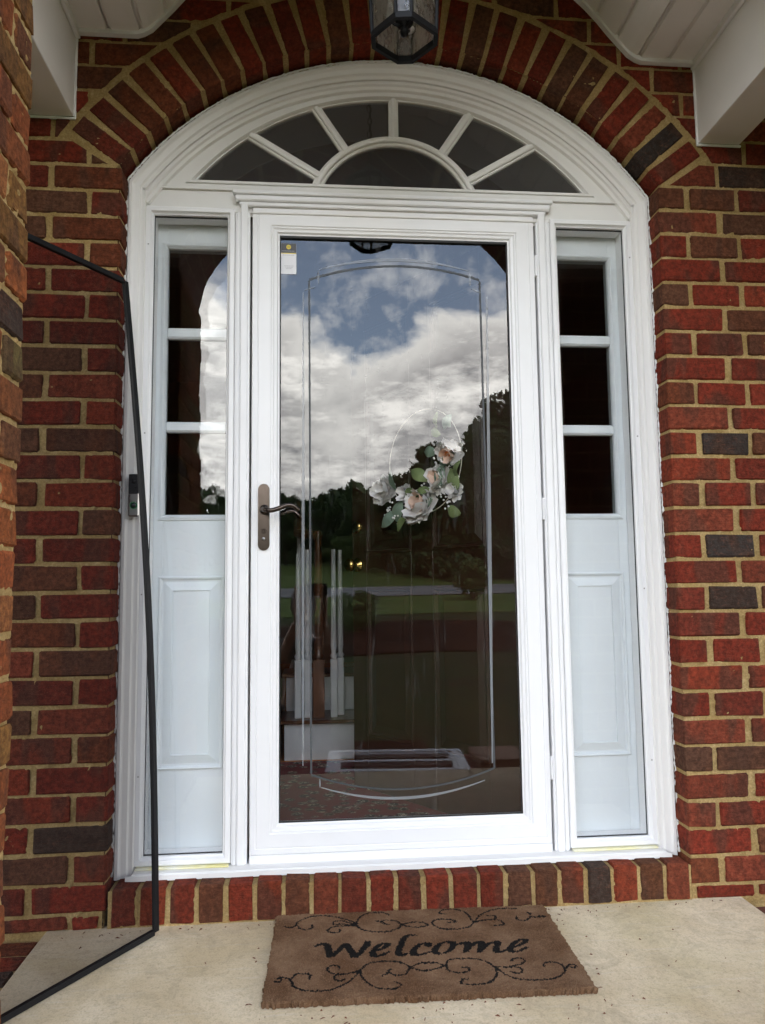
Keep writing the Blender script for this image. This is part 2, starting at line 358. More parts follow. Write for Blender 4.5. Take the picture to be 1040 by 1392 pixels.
def spline(P, n=8):
    P = [Vector(p) if len(p) == 3 else Vector((*p, 0)) for p in P]; Q = [P[0]*2-P[1]]+P+[P[-1]*2-P[-2]]; out = []
    for i in range(1, len(Q)-2):
        for k in range(n):
            t = k/n; out.append(.5*((2*Q[i])+(Q[i+1]-Q[i-1])*t+(2*Q[i-1]-5*Q[i]+4*Q[i+1]-Q[i+2])*t*t+(3*Q[i]-Q[i-1]-3*Q[i+1]+Q[i+2])*t**3))
    out.append(P[-1]); return out
def lathe(prof, c, seg=20, axis='z'):
    vs = []; fs = []; m = len(prof)
    for k in range(seg):
        w = 2*pi*k/seg
        for r, h in prof:
            vs.append((c[0]+r*cos(w), c[1]+r*sin(w), c[2]+h) if axis == 'z' else (c[0]+r*cos(w), c[1]+h, c[2]+r*sin(w)))
    for k in range(seg):
        j = (k+1) % seg
        for i in range(m-1): fs.append((k*m+i, j*m+i, j*m+i+1, k*m+i+1))
    return vs, fs
def pix(u, v, axis, val):
    """a point of the photographed place from where it was seen (used once to lay out real positions)"""
    d = FWD+RGT*((u-520)/FPX)-UPV*((v-696)/FPX); t = (val-CAM[axis])/d[axis]; return CAM+d*t

ZS = .018          # top of the porch slab
# ------------------------------------------------------------------ ground, lawn, road
def ground_z(x, y):
    d = -y; z = -.75
    if d > 6: z += (min(d, 30)-6)*.047
    if d > 30: z += (min(d, 75)-30)*.062
    return z+.012*max(0, x)*min(1, max(0, (d-8)/20))
def strip(name, mat, d0, d1, x0, x1, nx, nd, lift, wav=None):
    vs = []; fs = []
    for j in range(nd+1):
        for i in range(nx+1):
            x = x0+(x1-x0)*i/nx; d = d0+(d1-d0)*j/nd
            if wav: d += wav(x)
            vs.append((x, -d, ground_z(x, -d)+lift))
    for j in range(nd):
        for i in range(nx): a = j*(nx+1)+i; fs.append((a, a+nx+1, a+nx+2, a+1))
    o = mesh(name, vs, fs, mat, smooth=True); return tag(o, kind='structure')
strip('lawn', 'lawn_grass', -40, 700, -500, 500, 100, 148, 0)
b = NB('far_lawn_grass'); v_ = b.coord(); b.bsdf(b.mix(b.thr(b.noise(v_, .5, 5, .6), .35, 3), (.06, .09, .018), (.09, .13, .03)), .9, spec=.1)
strip('far_lawn', 'far_lawn_grass', 21.5, 90, -200, 200, 90, 40, .02, lambda x: .4*sin(x*.4))
strip('road', 'asphalt', 30.5, 36.5, -150, 150, 80, 6, .05, lambda x: -.02*x)
strip('mulch_bed', 'soil_mulch', 12.5, 19, -9, 16, 40, 6, .03, lambda x: .5*sin(x*.7))
tag(box('walkway', -.9, .9, -7, -2.665, -.85, -.715, 'soil_mulch', ch=.01), kind='structure')
# ------------------------------------------------------------------ porch floor
slab = thing('porch_floor', None, None); slab['kind'] = 'structure'
box('slab', -1.0, 1.0, -1.52, -.075, -.30, ZS, 'porch_concrete', slab, ch=.006)
for (ya, yb, zt) in ((-2.02, -1.52, -.02), (-2.34, -2.02, -.30), (-2.66, -2.34, -.53)):
    box('step', -1.15, 1.15, ya, yb, -.80, zt, 'distant_brickwork', slab, ch=.006)
box('foundation', -1.6, 1.6, -1.50, -.1, -.80, -.012, 'distant_brickwork', slab)

# ------------------------------------------------------------------ bricks
rng = random.Random(7)
REDS = [(.31, .046, .024), (.28, .042, .022), (.35, .060, .028), (.25, .040, .022), (.30, .066, .034), (.23, .042, .024)]
BROWNS = [(.20, .072, .036), (.23, .064, .028), (.17, .075, .042)]
CHAR = [(.075, .054, .042), (.090, .060, .044), (.062, .054, .048)]
def brick_color(r=rng, sunlit=0):
    t = r.random(); c = r.choice(REDS if t < .70 else BROWNS if t < .955 else CHAR); k = r.uniform(.85, 1.15)
    if sunlit and t < .955: c = (c[0]*1.45, c[1]*2.1+.03, c[2]*1.5+.008)  # brighter, oranger pier bricks: outside sunlight put into their colour
    return (c[0]*k, c[1]*k, c[2]*k, 1)
VAR = {}
def brick(parent, cx, cy, cz, lx, ly, lz, rot=None, color=None):
    """one brick; alike bricks share one of six uneven meshes"""
    key = (round(lx, 3), round(ly, 3), round(lz, 3)); lst = VAR.setdefault(key, [])
    if len(lst) < 6:
        r2 = random.Random(len(lst)*31+int(lx*1000)+int(lz*7777))
        o = mesh('brick', *cbox(0, 0, 0, lx/2, ly/2, lz/2, .0042, .0022, r2), 'brick_clay', parent); fixn(o); lst.append(o.data)
    else:
        o = bpy.data.objects.new('brick', rng.choice(lst)); link(o, parent)
    o.location = (cx, cy, cz)
    o.rotation_euler = rot if rot else (rng.uniform(-.004, .004), rng.uniform(-.006, .006), rng.uniform(-.004, .004))
    o.color = color or brick_color(); return o
def brick_poly(parent, poly, y0, y1, color=None):
    """a brick cut to a convex outline (seen from the front)"""
    cx = sum(p[0] for p in poly)/len(poly); cz = sum(p[1] for p in poly)/len(poly)
    poly = [(p[0]-cx+rng.uniform(-.0015, .0015), p[1]-cz+rng.uniform(-.0015, .0015)) for p in poly]; off = offsets(poly, True); ch = .0038; n = len(poly)
    rings = [[(p[0]+o[0]*ch, y0, p[1]+o[1]*ch) for p, o in zip(poly, off)], [(p[0], y0+ch, p[1]) for p in poly], [(p[0], y1, p[1]) for p in poly]]
    vs = rings[0]+rings[1]+rings[2]; fs = [tuple(range(n))]
    for a in (0, 1):
        for i in range(n): fs.append((a*n+i, (a+1)*n+i, (a+1)*n+(i+1) % n, a*n+(i+1) % n))
    o = mesh('brick', vs, fs, 'brick_clay', parent); fixn(o); o.location = (cx, 0, cz); o.color = color or brick_color(); return o
def clip(poly, nx, nz, c):
    out = []
    for i in range(len(poly)):
        a, b2 = poly[i], poly[(i+1) % len(poly)]; da = a[0]*nx+a[1]*nz-c; db = b2[0]*nx+b2[1]*nz-c
        if da >= 0: out.append(a)
        if (da >= 0) != (db >= 0): t = da/(da-db); out.append((a[0]+(b2[0]-a[0])*t, a[1]+(b2[1]-a[1])*t))
    return out
def vnoise(X, Z, scale, seed):
    x = X*scale+seed*13.7; z = Z*scale+seed*7.3; xi = np.floor(x).astype(np.int64); zi = np.floor(z).astype(np.int64); fx = x-xi; fz = z-zi; fx = fx*fx*(3-2*fx); fz = fz*fz*(3-2*fz)
    def h(a, c):
        v = (a*374761393+c*668265263+seed*1442695) & 0xffffffff; v = ((v ^ (v >> 13))*1274126177) & 0xffffffff; return ((v ^ (v >> 16)) & 0xffff)/65535.
    return (h(xi, zi)*(1-fx)+h(xi+1, zi)*fx)*(1-fz)+(h(xi, zi+1)*(1-fx)+h(xi+1, zi+1)*fx)*fz
YB = -.10                       # brick face
ZC, R1, R2 = 1.63, 1.033, 1.222   # arch centre height, brick ring radii
PH, Z0 = .0802, .057
wall = thing('brick_wall', 'dark red brick wall with buff mortar and a segmental brick arch around the white entry', 'wall')
# mortar: one uneven sheet just behind the brick faces, pressed out here and there over the edges
def mortar_sheet():
    c = .0055; xs = np.arange(-1.36, 1.36+c, c); zs = np.arange(-.02, 2.96, c); X, Z = np.meshgrid(xs, zs); nx, nz = len(xs), len(zs)
    n = vnoise(X, Z, 60, 1)*.5+vnoise(X, Z, 140, 2)*.5; lump = vnoise(X, Z, 45, 3)*.6+vnoise(X, Z, 110, 4)*.4
    Y = YB+.0058-.0042*(n-.5)*2-np.clip(lump-.80, 0, 1)*.05
    keepv = np.ones((nz-1, nx-1), bool); xc = (X[:-1, :-1]+c/2); zc = (Z[:-1, :-1]+c/2)
    keepv &= ~((np.abs(xc) < .848) & (zc < 2.215)); keepv &= ~((xc**2+(zc-ZC)**2 < (R1+.005)**2) & (zc >= 2.213))
    idx = np.arange(nx*nz).reshape(nz, nx); a = idx[:-1, :-1][keepv]; F = np.stack([a, a+1, a+nx+1, a+nx], 1)
    used = np.unique(F); remap = -np.ones(nx*nz, int); remap[used] = np.arange(len(used))
    V = np.stack([X.ravel(), Y.ravel(), Z.ravel()], 1)[used]
    me = bpy.data.meshes.new('mortar'); me.from_pydata(V.tolist(), [], remap[F].tolist()); me.materials.append(M['buff_mortar']); me.polygons.foreach_set('use_smooth', [True]*len(me.polygons)); me.update()
    link(bpy.data.objects.new('mortar', me), wall)
mortar_sheet()
m = MB()          # mortar of the reveals and the arch underside
for s in (-1, 1): m.add([(s*.8455, YB+.004, 0), (s*.8455, 0, 0), (s*.8455, 0, 2.22), (s*.8455, YB+.004, 2.22)], [(0, 1, 2, 3)])
a0 = rad(34.4); A = arc(ZC, R1+.005, a0, pi-a0, 60)
m.add([(x, YB+.004, z) for x, z in A]+[(x, 0, z) for x, z in A], [(i, i+1, i+62, i+61) for i in range(60)])
m.build('reveal_mortar', 'buff_mortar', wall)
for s in (-1, 1):
    for k in range(-1, 36):
        z0 = Z0+PH*k+.005; z1 = z0+PH-.0105; zc = (z0+z1)/2
        if k == -1: z0 = ZS+.001; z1 = Z0-.005; zc = (z0+z1)/2
        odd = (k+40) % 2 if s > 0 else (k+41) % 2
        if s > 0: spans = [(.84, 1.036), (1.057, 1.25), (1.268, 1.35)] if odd else [(.84, .929), (.946, 1.099), (1.115, 1.30), (1.314, 1.35)]
        else: spans = [(.84, 1.037), (1.056, 1.247), (1.262, 1.35)] if odd else [(.84, .928), (.943, 1.13), (1.148, 1.335)]
        if zc < 2.20:
            for i, (a, c) in enumerate(spans):
                j = rng.uniform(-.003, .003)
                if i > 0: a += j
                if k == -1 and a < .85: a = .86
                brick(wall, s*(a+c)/2, YB+.046+rng.uniform(-.0012, .0012), zc, c-a, .092, z1-z0)
        else:
            xi = sqrt(max((R2+.012)**2-(zc-ZC)**2, 0)) if zc-ZC < R2 else 0
            lo = 1.35; edges = [1.35]
            base = 1.046 if odd else .938
            j = [base+.2055*n for n in range(-6, 3)]; j = [q for q in j if q < 1.34]
            ed = [-.02 if zc-ZC > R2+.03 else 0]+j+[1.357]; ed = sorted(set(ed))
            for a, c in zip(ed[:-1], ed[1:]):
                poly = [(a+.0075, z0), (c-.0075, z0), (c-.0075, z1), (a+.0075, z1)]
                pc = ((a+c)/2, zc); 
                a_ = atan2(zc-ZC, max(pc[0], .01))
                if zc < 2.30 and c > .86:
                    poly = clip(poly, 1, 0, .842); foot = clip(poly, sin(a0), -cos(a0), sin(a0)*0-cos(a0)*ZC+.007) if len(poly) > 2 else []
                    if len(foot) > 2 and zc < 2.30:
                        foot = [(s*p[0], p[1]) for p in foot]
                        if s < 0: foot.reverse()
                        brick_poly(wall, foot, YB+rng.uniform(-.001, .001), -.01); continue
                if c < xi-.02: continue
                # cut against the ring: nearest point of the circle decides the cut
                px = max(pc[0], 1e-3); 
                q = max(a, min(c, xi)); ang = atan2(zc-ZC, max(q, .02)); nx_, nz_ = cos(ang), sin(ang)
                poly = clip(poly, nx_, nz_, (R2+.013)+nz_*ZC)
                if len(poly) < 3: continue
                ar = abs(sum(poly[i][0]*poly[(i+1) % len(poly)][1]-poly[(i+1) % len(poly)][0]*poly[i][1] for i in range(len(poly))))/2
                if ar < .0006 or min(p[0] for p in poly) < 0 and s < 0: continue
                poly = [(s*p[0], p[1]) for p in poly]
                if s < 0: poly.reverse()
                brick_poly(wall, poly, YB+rng.uniform(-.001, .001), -.01)
NR = 28; da = (pi-2*rad(34.6))/NR
for i in range(NR):
    a = rad(34.6)+da*(i+.5)+rng.uniform(-.0015, .0015); L_ = R2-R1-rng.uniform(.004, .010); rm = R1+.001+L_/2
    brick(wall, rm*cos(a), YB+.046+rng.uniform(-.0015, .0015), ZC+rm*sin(a), .188 if False else round(L_, 2), .092, .0595, rot=(0, -a+rng.uniform(-.012, .012), 0))
# doorstep of bricks on edge
step = thing('brick_doorstep', 'course of red bricks on edge forming the sill under the white entry', 'doorstep')
xj = [-.8315+.0796*i for i in range(22)]
for i in range(21):
    a, c = xj[i]+.006+rng.uniform(-.0015, .0015), xj[i+1]-.006+rng.uniform(-.0015, .0015)
    col = (CHAR[0]+(1,)) if i in (17,) else (BROWNS[i % 3]+(1,)) if i in (3, 6, 14) else None
    c_ = brick_color(); 
    while i not in (17, 3, 6, 14) and c_[0] < .12: c_ = brick_color()
    c_ = (c_[0]*.95, c_[1]*1.05, c_[2]*1.0, 1)
    brick(step, (a+c)/2, -.105+.095+rng.uniform(-.0015, .0015), (ZS+.121)/2+.003+rng.uniform(-.001, .001), c-a, .19, .101, color=col or c_)
def sheet_y(name, x0, x1, z0, z1, y, parent, c=.004, seed=5, amp=.003):
    xs = np.linspace(x0, x1, max(2, int((x1-x0)/c))); zs = np.linspace(z0, z1, max(2, int((z1-z0)/c))); X, Z = np.meshgrid(xs, zs)
    Y = y-amp*(vnoise(X, Z, 90, seed)-.5)*2-np.clip(vnoise(X, Z, 55, seed+1)-.90, 0, 1)*.02
    nx = len(xs); nz = len(zs); idx = np.arange(nx*nz).reshape(nz, nx)[:-1, :-1].ravel(); F = np.stack([idx, idx+1, idx+nx+1, idx+nx], 1)
    return mesh(name, np.stack([X.ravel(), Y.ravel(), Z.ravel()], 1).tolist(), F.tolist(), 'buff_mortar', parent, True)
sheet_y('mortar', -.833, .842, ZS-.01, .116, -.1, step, amp=.0018)
box('mortar_bed', -.832, .841, -.096, .09, ZS-.02, .1165, 'buff_mortar', step)
# ------------------------------------------------------------------ porch front: brick piers and arch over the steps
YI, YO = -.835, -1.42
arch_w = thing('porch_arch', 'round brick arch on two piers at the front of the porch', 'arch')
def arch_body():
    n = 40; A_ = [(.852*cos(pi-pi*i/n), 2.25+.69*sin(pi*i/n)) for i in range(n+1)]; mb = MB()
    for x0, x1 in ((-1.24, -.845), (.845, 1.24)): mb.add(*prism(rect(x0, x1, -.7, 2.2499), YO+.01, YI-.010))
    for (p, q) in zip(A_[:-1], A_[1:]): mb.add(*prism([p, q, (q[0], 3.3), (p[0], 3.3)][::-1], YO+.01, YI-.010))
    for x0, x1 in ((-1.24, -.852), (.852, 1.24)): mb.add(*prism(rect(x0, x1, 2.25, 3.3), YO+.01, YI-.010))
    for x0, x1 in ((-1.6, -1.24), (1.24, 1.6)): mb.add(*prism(rect(x0, x1, 2.362, 3.3), YO+.01, YI-.010))
    fixn(mb.build('masonry', 'distant_brickwork', arch_w))
    lb = MB()
    for (p, q) in zip(A_[:-1], A_[1:]): lb.add(*prism([(p[0], max(p[1]-.004, 2.37)), (q[0], max(q[1]-.004, 2.37)), (q[0], 3.29), (p[0], 3.29)][::-1], YI-.0097, YI-.0017))
    for x0, x1 in ((-.984, -.852), (.852, .984)): lb.add(*prism(rect(x0, x1, 2.37, 3.29), YI-.0097, YI-.0017))
    fixn(lb.build('inner_lining', 'ceiling_vinyl', arch_w))
arch_body()
def pier_mortar():
    c = .005; ys = np.arange(YO, YI+c, c); zs = np.arange(-.05, 2.26, c); Y, Z = np.meshgrid(ys, zs)
    X = -.837+.003*(vnoise(Y, Z, 90, 11)-.5)*2+np.clip(vnoise(Y, Z, 55, 12)-.78, 0, 1)*.03
    nx = len(ys); nz = len(zs); idx = np.arange(nx*nz).reshape(nz, nx)[:-1, :-1].ravel(); F = np.stack([idx, idx+1, idx+nx+1, idx+nx], 1)
    mesh('mortar', np.stack([X.ravel(), Y.ravel(), Z.ravel()], 1).tolist(), F.tolist(), 'buff_mortar', arch_w, True)
pier_mortar()
for k in range(-1, 28):
    z0 = Z0+.006+PH*k+.005; z1 = z0+PH-.0105
    ys = [YI-.0, YI-.093, YI-.30, YI-.51, YO] if k % 2 == 0 else [YI, YI-.195, YI-.40, YO]
    for a, c in zip(ys[:-1], ys[1:]):
        a2 = a-(.007 if a != YI else 0)+rng.uniform(-.001, .001); c2 = c+.007
        brick(arch_w, -.83-.05+rng.uniform(-.0035, .0035), (a2+c2)/2, (z0+z1)/2, .10, a2-c2, z1-z0, color=brick_color(sunlit=1))

# ------------------------------------------------------------------ house body, porch roof and added side shades (the building behind and above)
house = thing('house_facade', 'brick house front continuing beyond the porch on both sides of the entry wall', 'house')
box('side_wall', -7, -1.345, -.094, .12, -.8, 5.4, 'distant_brickwork', house)
box('side_wall', 1.345, 7, -.094, .12, -.8, 5.4, 'distant_brickwork', house)
box('upper_wall', -1.345, 1.345, -.09, .12, 2.95, 5.4, 'distant_brickwork', house)
box('roof', -7.2, 7.2, -.4, 7.5, 5.4, 5.55, 'asphalt', house)
box('wall_backing', -1.36, -.80, -.0, .10, -.3, 2.97, 'distant_brickwork', house)
box('wall_backing', .80, 1.36, -.0, .10, -.3, 2.97, 'distant_brickwork', house)
box('wall_backing', -.80, .80, .075, .10, 2.62, 2.97, 'distant_brickwork', house)
proof = box('porch_roof_and_shade', -1.75, 1.75, -1.55, -.102, 3.31, 3.42, 'asphalt'); tag(proof, kind='structure')
for s in (-1, 1):  # wide side roofs added to block side light and darken the porch
    x0, x1 = sorted((s*1.61, s*4.6)); o = box('porch_roof_and_shade', x0, x1, -1.75, -.102, 2.50, 3.42, 'ceiling_vinyl'); tag(o, kind='structure')
    x0, x1 = sorted((s*1.127, s*1.6098)); o = box('porch_roof_and_shade', x0, x1, YI, -.102, 2.50, 3.30, 'ceiling_vinyl'); tag(o, kind='structure')

# vaulted ceiling of soffit planks
prof = [(-.985, 2.645), (-.80, 2.645)]
RV = .86
ang0 = math.asin((2.645-2.23)/RV)
xk = RV*cos(ang0)
cv = [(-.78, 2.652), (-.755, 2.668)]+[(-RV*cos(a), 2.23+RV*sin(a)) for a in [ang0+.13+(pi/2-ang0-.13)*i/14 for i in range(15)]]
half = prof+cv
vault = half+[(-x, z) for x, z in half[:-1][::-1]]
def plen(P):
    d = [0]
    for a, c in zip(P[:-1], P[1:]): d.append(d[-1]+math.hypot(c[0]-a[0], c[1]-a[1]))
    return d
D = plen(vault)
def at(s):
    s = max(0, min(D[-1], s))
    for i in range(len(D)-1):
        if s <= D[i+1]+1e-9: t = (s-D[i])/(D[i+1]-D[i]+1e-12); a, c = vault[i], vault[i+1]; return (a[0]+(c[0]-a[0])*t, a[1]+(c[1]-a[1])*t)
    return vault[-1]
ceil = thing('porch_ceiling', None, None); ceil['kind'] = 'structure'
npl = int(round(D[-1]/.098)); w = D[-1]/npl
for i in range(npl):
    s0, s1 = i*w, (i+1)*w; ss = [s0+.0005, s0+.005, s0+.010]+[s0+w*t for t in (.3, .5, .7)]+[s1-.006, s1-.003]
    hh = [.010, .010, 0, 0, 0, 0, 0, .004]
    P = []
    for s_, h_ in zip(ss, hh):
        p, q = at(s_-.001), at(s_+.001); dx, dz = q[0]-p[0], q[1]-p[1]; l = math.hypot(dx, dz); c_ = at(s_); P.append((c_[0]-dz/l*h_, c_[1]+dx/l*h_))
    P2 = []
    for s_ in (ss[-1], ss[0]):
        p, q = at(s_-.001), at(s_+.001); dx, dz = q[0]-p[0], q[1]-p[1]; l = math.hypot(dx, dz); c_ = at(s_); P2.append((c_[0]-dz/l*.018, c_[1]+dx/l*.018))
    fixn(mesh('plank', *prism(P+P2, YI, YB-.001), 'ceiling_vinyl', ceil))
bk = [(x, z+.02 if abs(x) > .8 else z+.022) for x, z in vault]
fixn(mesh('backing', *prism([(-.985, 3.3)]+bk+[(.985, 3.3)], YI-.0, YB-.0015), 'ceiling_vinyl', ceil))
# J-channel where the planks meet the brick
tr = [(x, z-.012) for x, z in vault][::-1]
vs, fs = sweep(tr, [(0, YB-.001), (0, YB-.020), (-.016, YB-.020), (-.016, YB-.001)][::-1], False)
fixn(mesh('edge_channel', vs, fs, 'white_vinyl', ceil))
for s in (-1, 1):
    bm_ = thing('porch_beam', ['left', 'right'][s > 0]+' boxed white beam meeting the brick wall at the '+['left', 'right'][s > 0]+' end of the arch', 'beam', group='boxed beams carrying the porch roof')
    x0, x1 = sorted((s*.985, s*1.125)); fixn(MB().box(x0, x1, YO, YB-.0015, 2.37, 3.3, .002).build('beam_casing', 'beam_white', bm_))
    x0, x1 = sorted((s*.972, s*.9845)); box('edge_trim', x0, x1, YI, YB-.0015, 2.622, 2.65, 'white_vinyl', bm_)
    x0, x1 = sorted((s*.980, s*1.130)); box('caulk_bead', x0, x1, YB-.004, YB+.004, 2.362, 2.3695, 'white_vinyl', bm_)
    x0, x1 = sorted((s*.979, s*.986)); box('caulk_bead', x0, x1, YB-.004, YB+.004, 2.365, 2.64, 'white_vinyl', bm_)

# ------------------------------------------------------------------ white entry surround
fr = thing('entry_surround', 'white painted arched casing, mullions and sill framing the door', 'door frame')
aS = rad(34.6)
cpath = [(.838, .121), (.838, 2.21)]+arc(ZC, 1.020, aS+.01, pi-aS-.01, 56)+[(-.838, 2.21), (-.838, .121)]
cprof = [(0, .05), (0, -.028), (.004, -.034), (.012, -.034), (.016, -.028), (.019, -.026), (.033, -.023), (.037, -.016), (.041, -.015), (.049, -.015), (.052, -.006), (.053, .04)]
o = mesh('casing', *sweep(cpath, cprof, False), 'painted_wood_white', fr); fixn(o)
# rough caulk line between casing and brick
def caulk():
    pts = []; P = [(.842, .13)]+[(.842, .13+2.08*i/260) for i in range(1, 261)]+arc(ZC, 1.0235, aS+.012, pi-aS-.012, 300)+[(-.842, 2.21-2.08*i/260) for i in range(0, 261)]
    r = random.Random(3); rr = [max(.0015, .0034+r.gauss(0, .0008)) for _ in P]
    o = mesh('caulk', *tube([(x+r.uniform(-.001, .001), -.029+r.uniform(-.0015, .0015), z) for x, z in P], rr, 6), 'painted_wood_white', fr, True); return o
caulk()
box('sill', -.786, .80, -.048, .12, .1185, .1385, 'painted_wood_white', fr, ch=.004)
box('sill_nose', -.80, .81, -.052, -.0485, .121, .1365, 'painted_wood_white', fr, ch=.001)
for s in (-1, 1):
    x0, x1 = sorted((s*.464, s*.5105))
    mb = MB(); mb.box(x0, x1, -.004, .12, .1388, 2.135, .002)
    x0, x1 = sorted((s*.470, s*.492)); mb.box(x0, x1, -.014, -.0042, .139, 2.163, .004)
    x0, x1 = sorted((s*.496, s*.504)); mb.box(x0, x1, -.0085, -.0042, .139, 2.135, .002)
    fixn(mb.build('mullion', 'white_vinyl', fr))
    x0, x1 = sorted((s*.515, s*.782)); o = box('yellow_caulk', x0, x1, -.020, -.003, .139, .1445, 'caulk_yellow', fr, ch=.002); o['label'] = 'strip of yellowed caulk below the sidelight'
mb = MB(); mb.box(-.512, .512, -.020, -.002, 2.168, 2.188, .004); mb.box(-.518, .518, -.026, -.002, 2.1885, 2.200, .003); mb.box(-.497, .497, -.012, .03, 2.155, 2.1675, .002)
fixn(mb.build('head_rail', 'white_vinyl', fr))
box('jamb_fill', -.80, -.786, .01, .14, .12, 2.25, 'painted_wood_white', fr); box('jamb_fill', .786, .80, .01, .14, .12, 2.25, 'painted_wood_white', fr)

# ------------------------------------------------------------------ fanlight
fan = thing('fanlight', 'arched fanlight with sunburst muntins and seven dark panes above the door', 'window')
G1, GC1 = .831, 1.719       # outer glass arc
HB = 2.243
a1 = math.asin((HB-GC1)/G1); b1 = math.asin((HB-ZC)/.972)
n = 48; Ao = arc(ZC, .972, b1, pi-b1, n); Ai = arc(GC1, G1, a1, pi-a1, n)
vs = [(x, .006, z) for x, z in Ao]+[(x, .006, z) for x, z in Ai]; fs = [(i, i+1, n+2+i, n+1+i) for i in range(n)]
b0 = len(vs); vs += [(-.80, .006, 2.125), (.80, .006, 2.125), (.80, .006, HB), (-.80, .006, HB)]; fs.append((b0, b0+1, b0+2, b0+3))
fixn(mesh('frame_plate', vs, fs, 'painted_wood_white', fan))
# stepped mouldings that follow the casing
ap = [(x, z) for x, z in arc(ZC, .967, b1-.09, pi-b1+.09, 56)]
fixn(mesh('arch_moulding', *sweep(ap, [(0, .006), (0, -.012), (.010, -.012), (.014, -.005), (.024, -.004), (.028, .0055)], False), 'painted_wood_white', fan))
gp = [(G1*cos(pi-a1), HB), (G1*cos(a1), HB)]+arc(GC1, G1, a1, pi-a1, 56)[1:-1]
gprof = [(-.012, .0055), (-.010, .000), (-.003, .000), (0, .006), (.002, .012), (.005, .013), (.006, .030)]
fixn(mesh('glazing_bead', *sweep(gp, gprof, True), 'painted_wood_white', fan))
fixn(MB().box(-.80, .80, -.006, .0052, 2.133, 2.139, .002).box(-.80, .80, -.004, .0052, 2.2085, 2.2125, .0015).build('transom_bead', 'painted_wood_white', fan))
HC, HR = 2.128, .259        # hub arc: clear glass radius
def bar(p0, p1, w0, parent, name='muntin'):
    dx, dz = p1[0]-p0[0], p1[1]-p0[1]; l = math.hypot(dx, dz); nx, nz = -dz/l, dx/l
    pf = [(-w0, .030), (-w0, .016), (-w0*.82, .013), (-w0*.55, .012), (-w0*.45, .0065), (-w0*.2, .0045), (w0*.2, .0045), (w0*.45, .0065), (w0*.55, .012), (w0*.82, .013), (w0, .016), (w0, .030)]
    vs = [(p[0]+nx*u, y, p[1]+nz*u) for p in (p0, p1) for u, y in pf]; m_ = len(pf)
    return fixn(mesh(name, vs, [(k, k+1, m_+k+1, m_+k) for k in range(m_-1)], 'painted_wood_white', parent))
def ring_bar(r, w0, parent):
    ah = math.asin((HB-.004-HC)/r); P = arc(HC, r, ah, pi-ah, 40)
    pf = [(-w0, .030), (-w0, .014), (-w0*.82, .011), (-w0*.55, .009), (-w0*.45, .0015), (-w0*.2, -.0015), (w0*.2, -.0015), (w0*.45, .0015), (w0*.55, .009), (w0*.82, .011), (w0, .014), (w0, .030)]
    return fixn(mesh('hub_muntin', *sweep(P, pf, False), 'painted_wood_white', parent))
ring_bar(.277, .017, fan)
spk = [30.8, 56.2, 90, 123.8, 149.2]
for a in spk:
    a = rad(a); c_, s_ = cos(a), sin(a)
    bb = c_*0+s_*(HC-GC1); t1 = -bb+sqrt(bb*bb-(HC-GC1)**2+(G1-.0005)**2)
    bar((.285*c_, HC+.285*s_), (t1*c_, HC+t1*s_), .0165, fan)
def ypane(name, poly, y, mat, parent, th=.003): return fixn(mesh(name, *prism(poly, y, y+th), mat, parent))
sec = [None]+spk+[None]
def rayhit(a, off=0):
    c_, s_ = cos(a), sin(a); bb = s_*(HC-GC1); t = -bb+sqrt(bb*bb-(HC-GC1)**2+(G1+.004)**2); return (t*c_, HC+t*s_)
bnd = [rad(0)]+[rad(q) for q in spk]+[pi]
for i in range(6):
    A0, A1 = bnd[i], bnd[i+1]
    lo = max(A0, math.asin((HB-.003-HC)/.277)); hi = min(A1, pi-math.asin((HB-.003-HC)/.277))
    inner = arc(HC, .277, lo, hi, 8)
    lo2 = A0 if i > 0 else atan2(HB-.003-HC, G1*cos(a1)+.004); hi2 = A1 if i < 5 else pi-atan2(HB-.003-HC, G1*cos(a1)+.004)
    outer = [rayhit(lo2+(hi2-lo2)*t/8) for t in range(9)]
    ypane('pane', inner[::-1]+outer, .020, 'fan_glass', fan)
ah = math.asin((HB-.003-HC)/.277); ypane('pane', arc(HC, .277, ah, pi-ah, 20), .0205, 'fan_glass', fan)

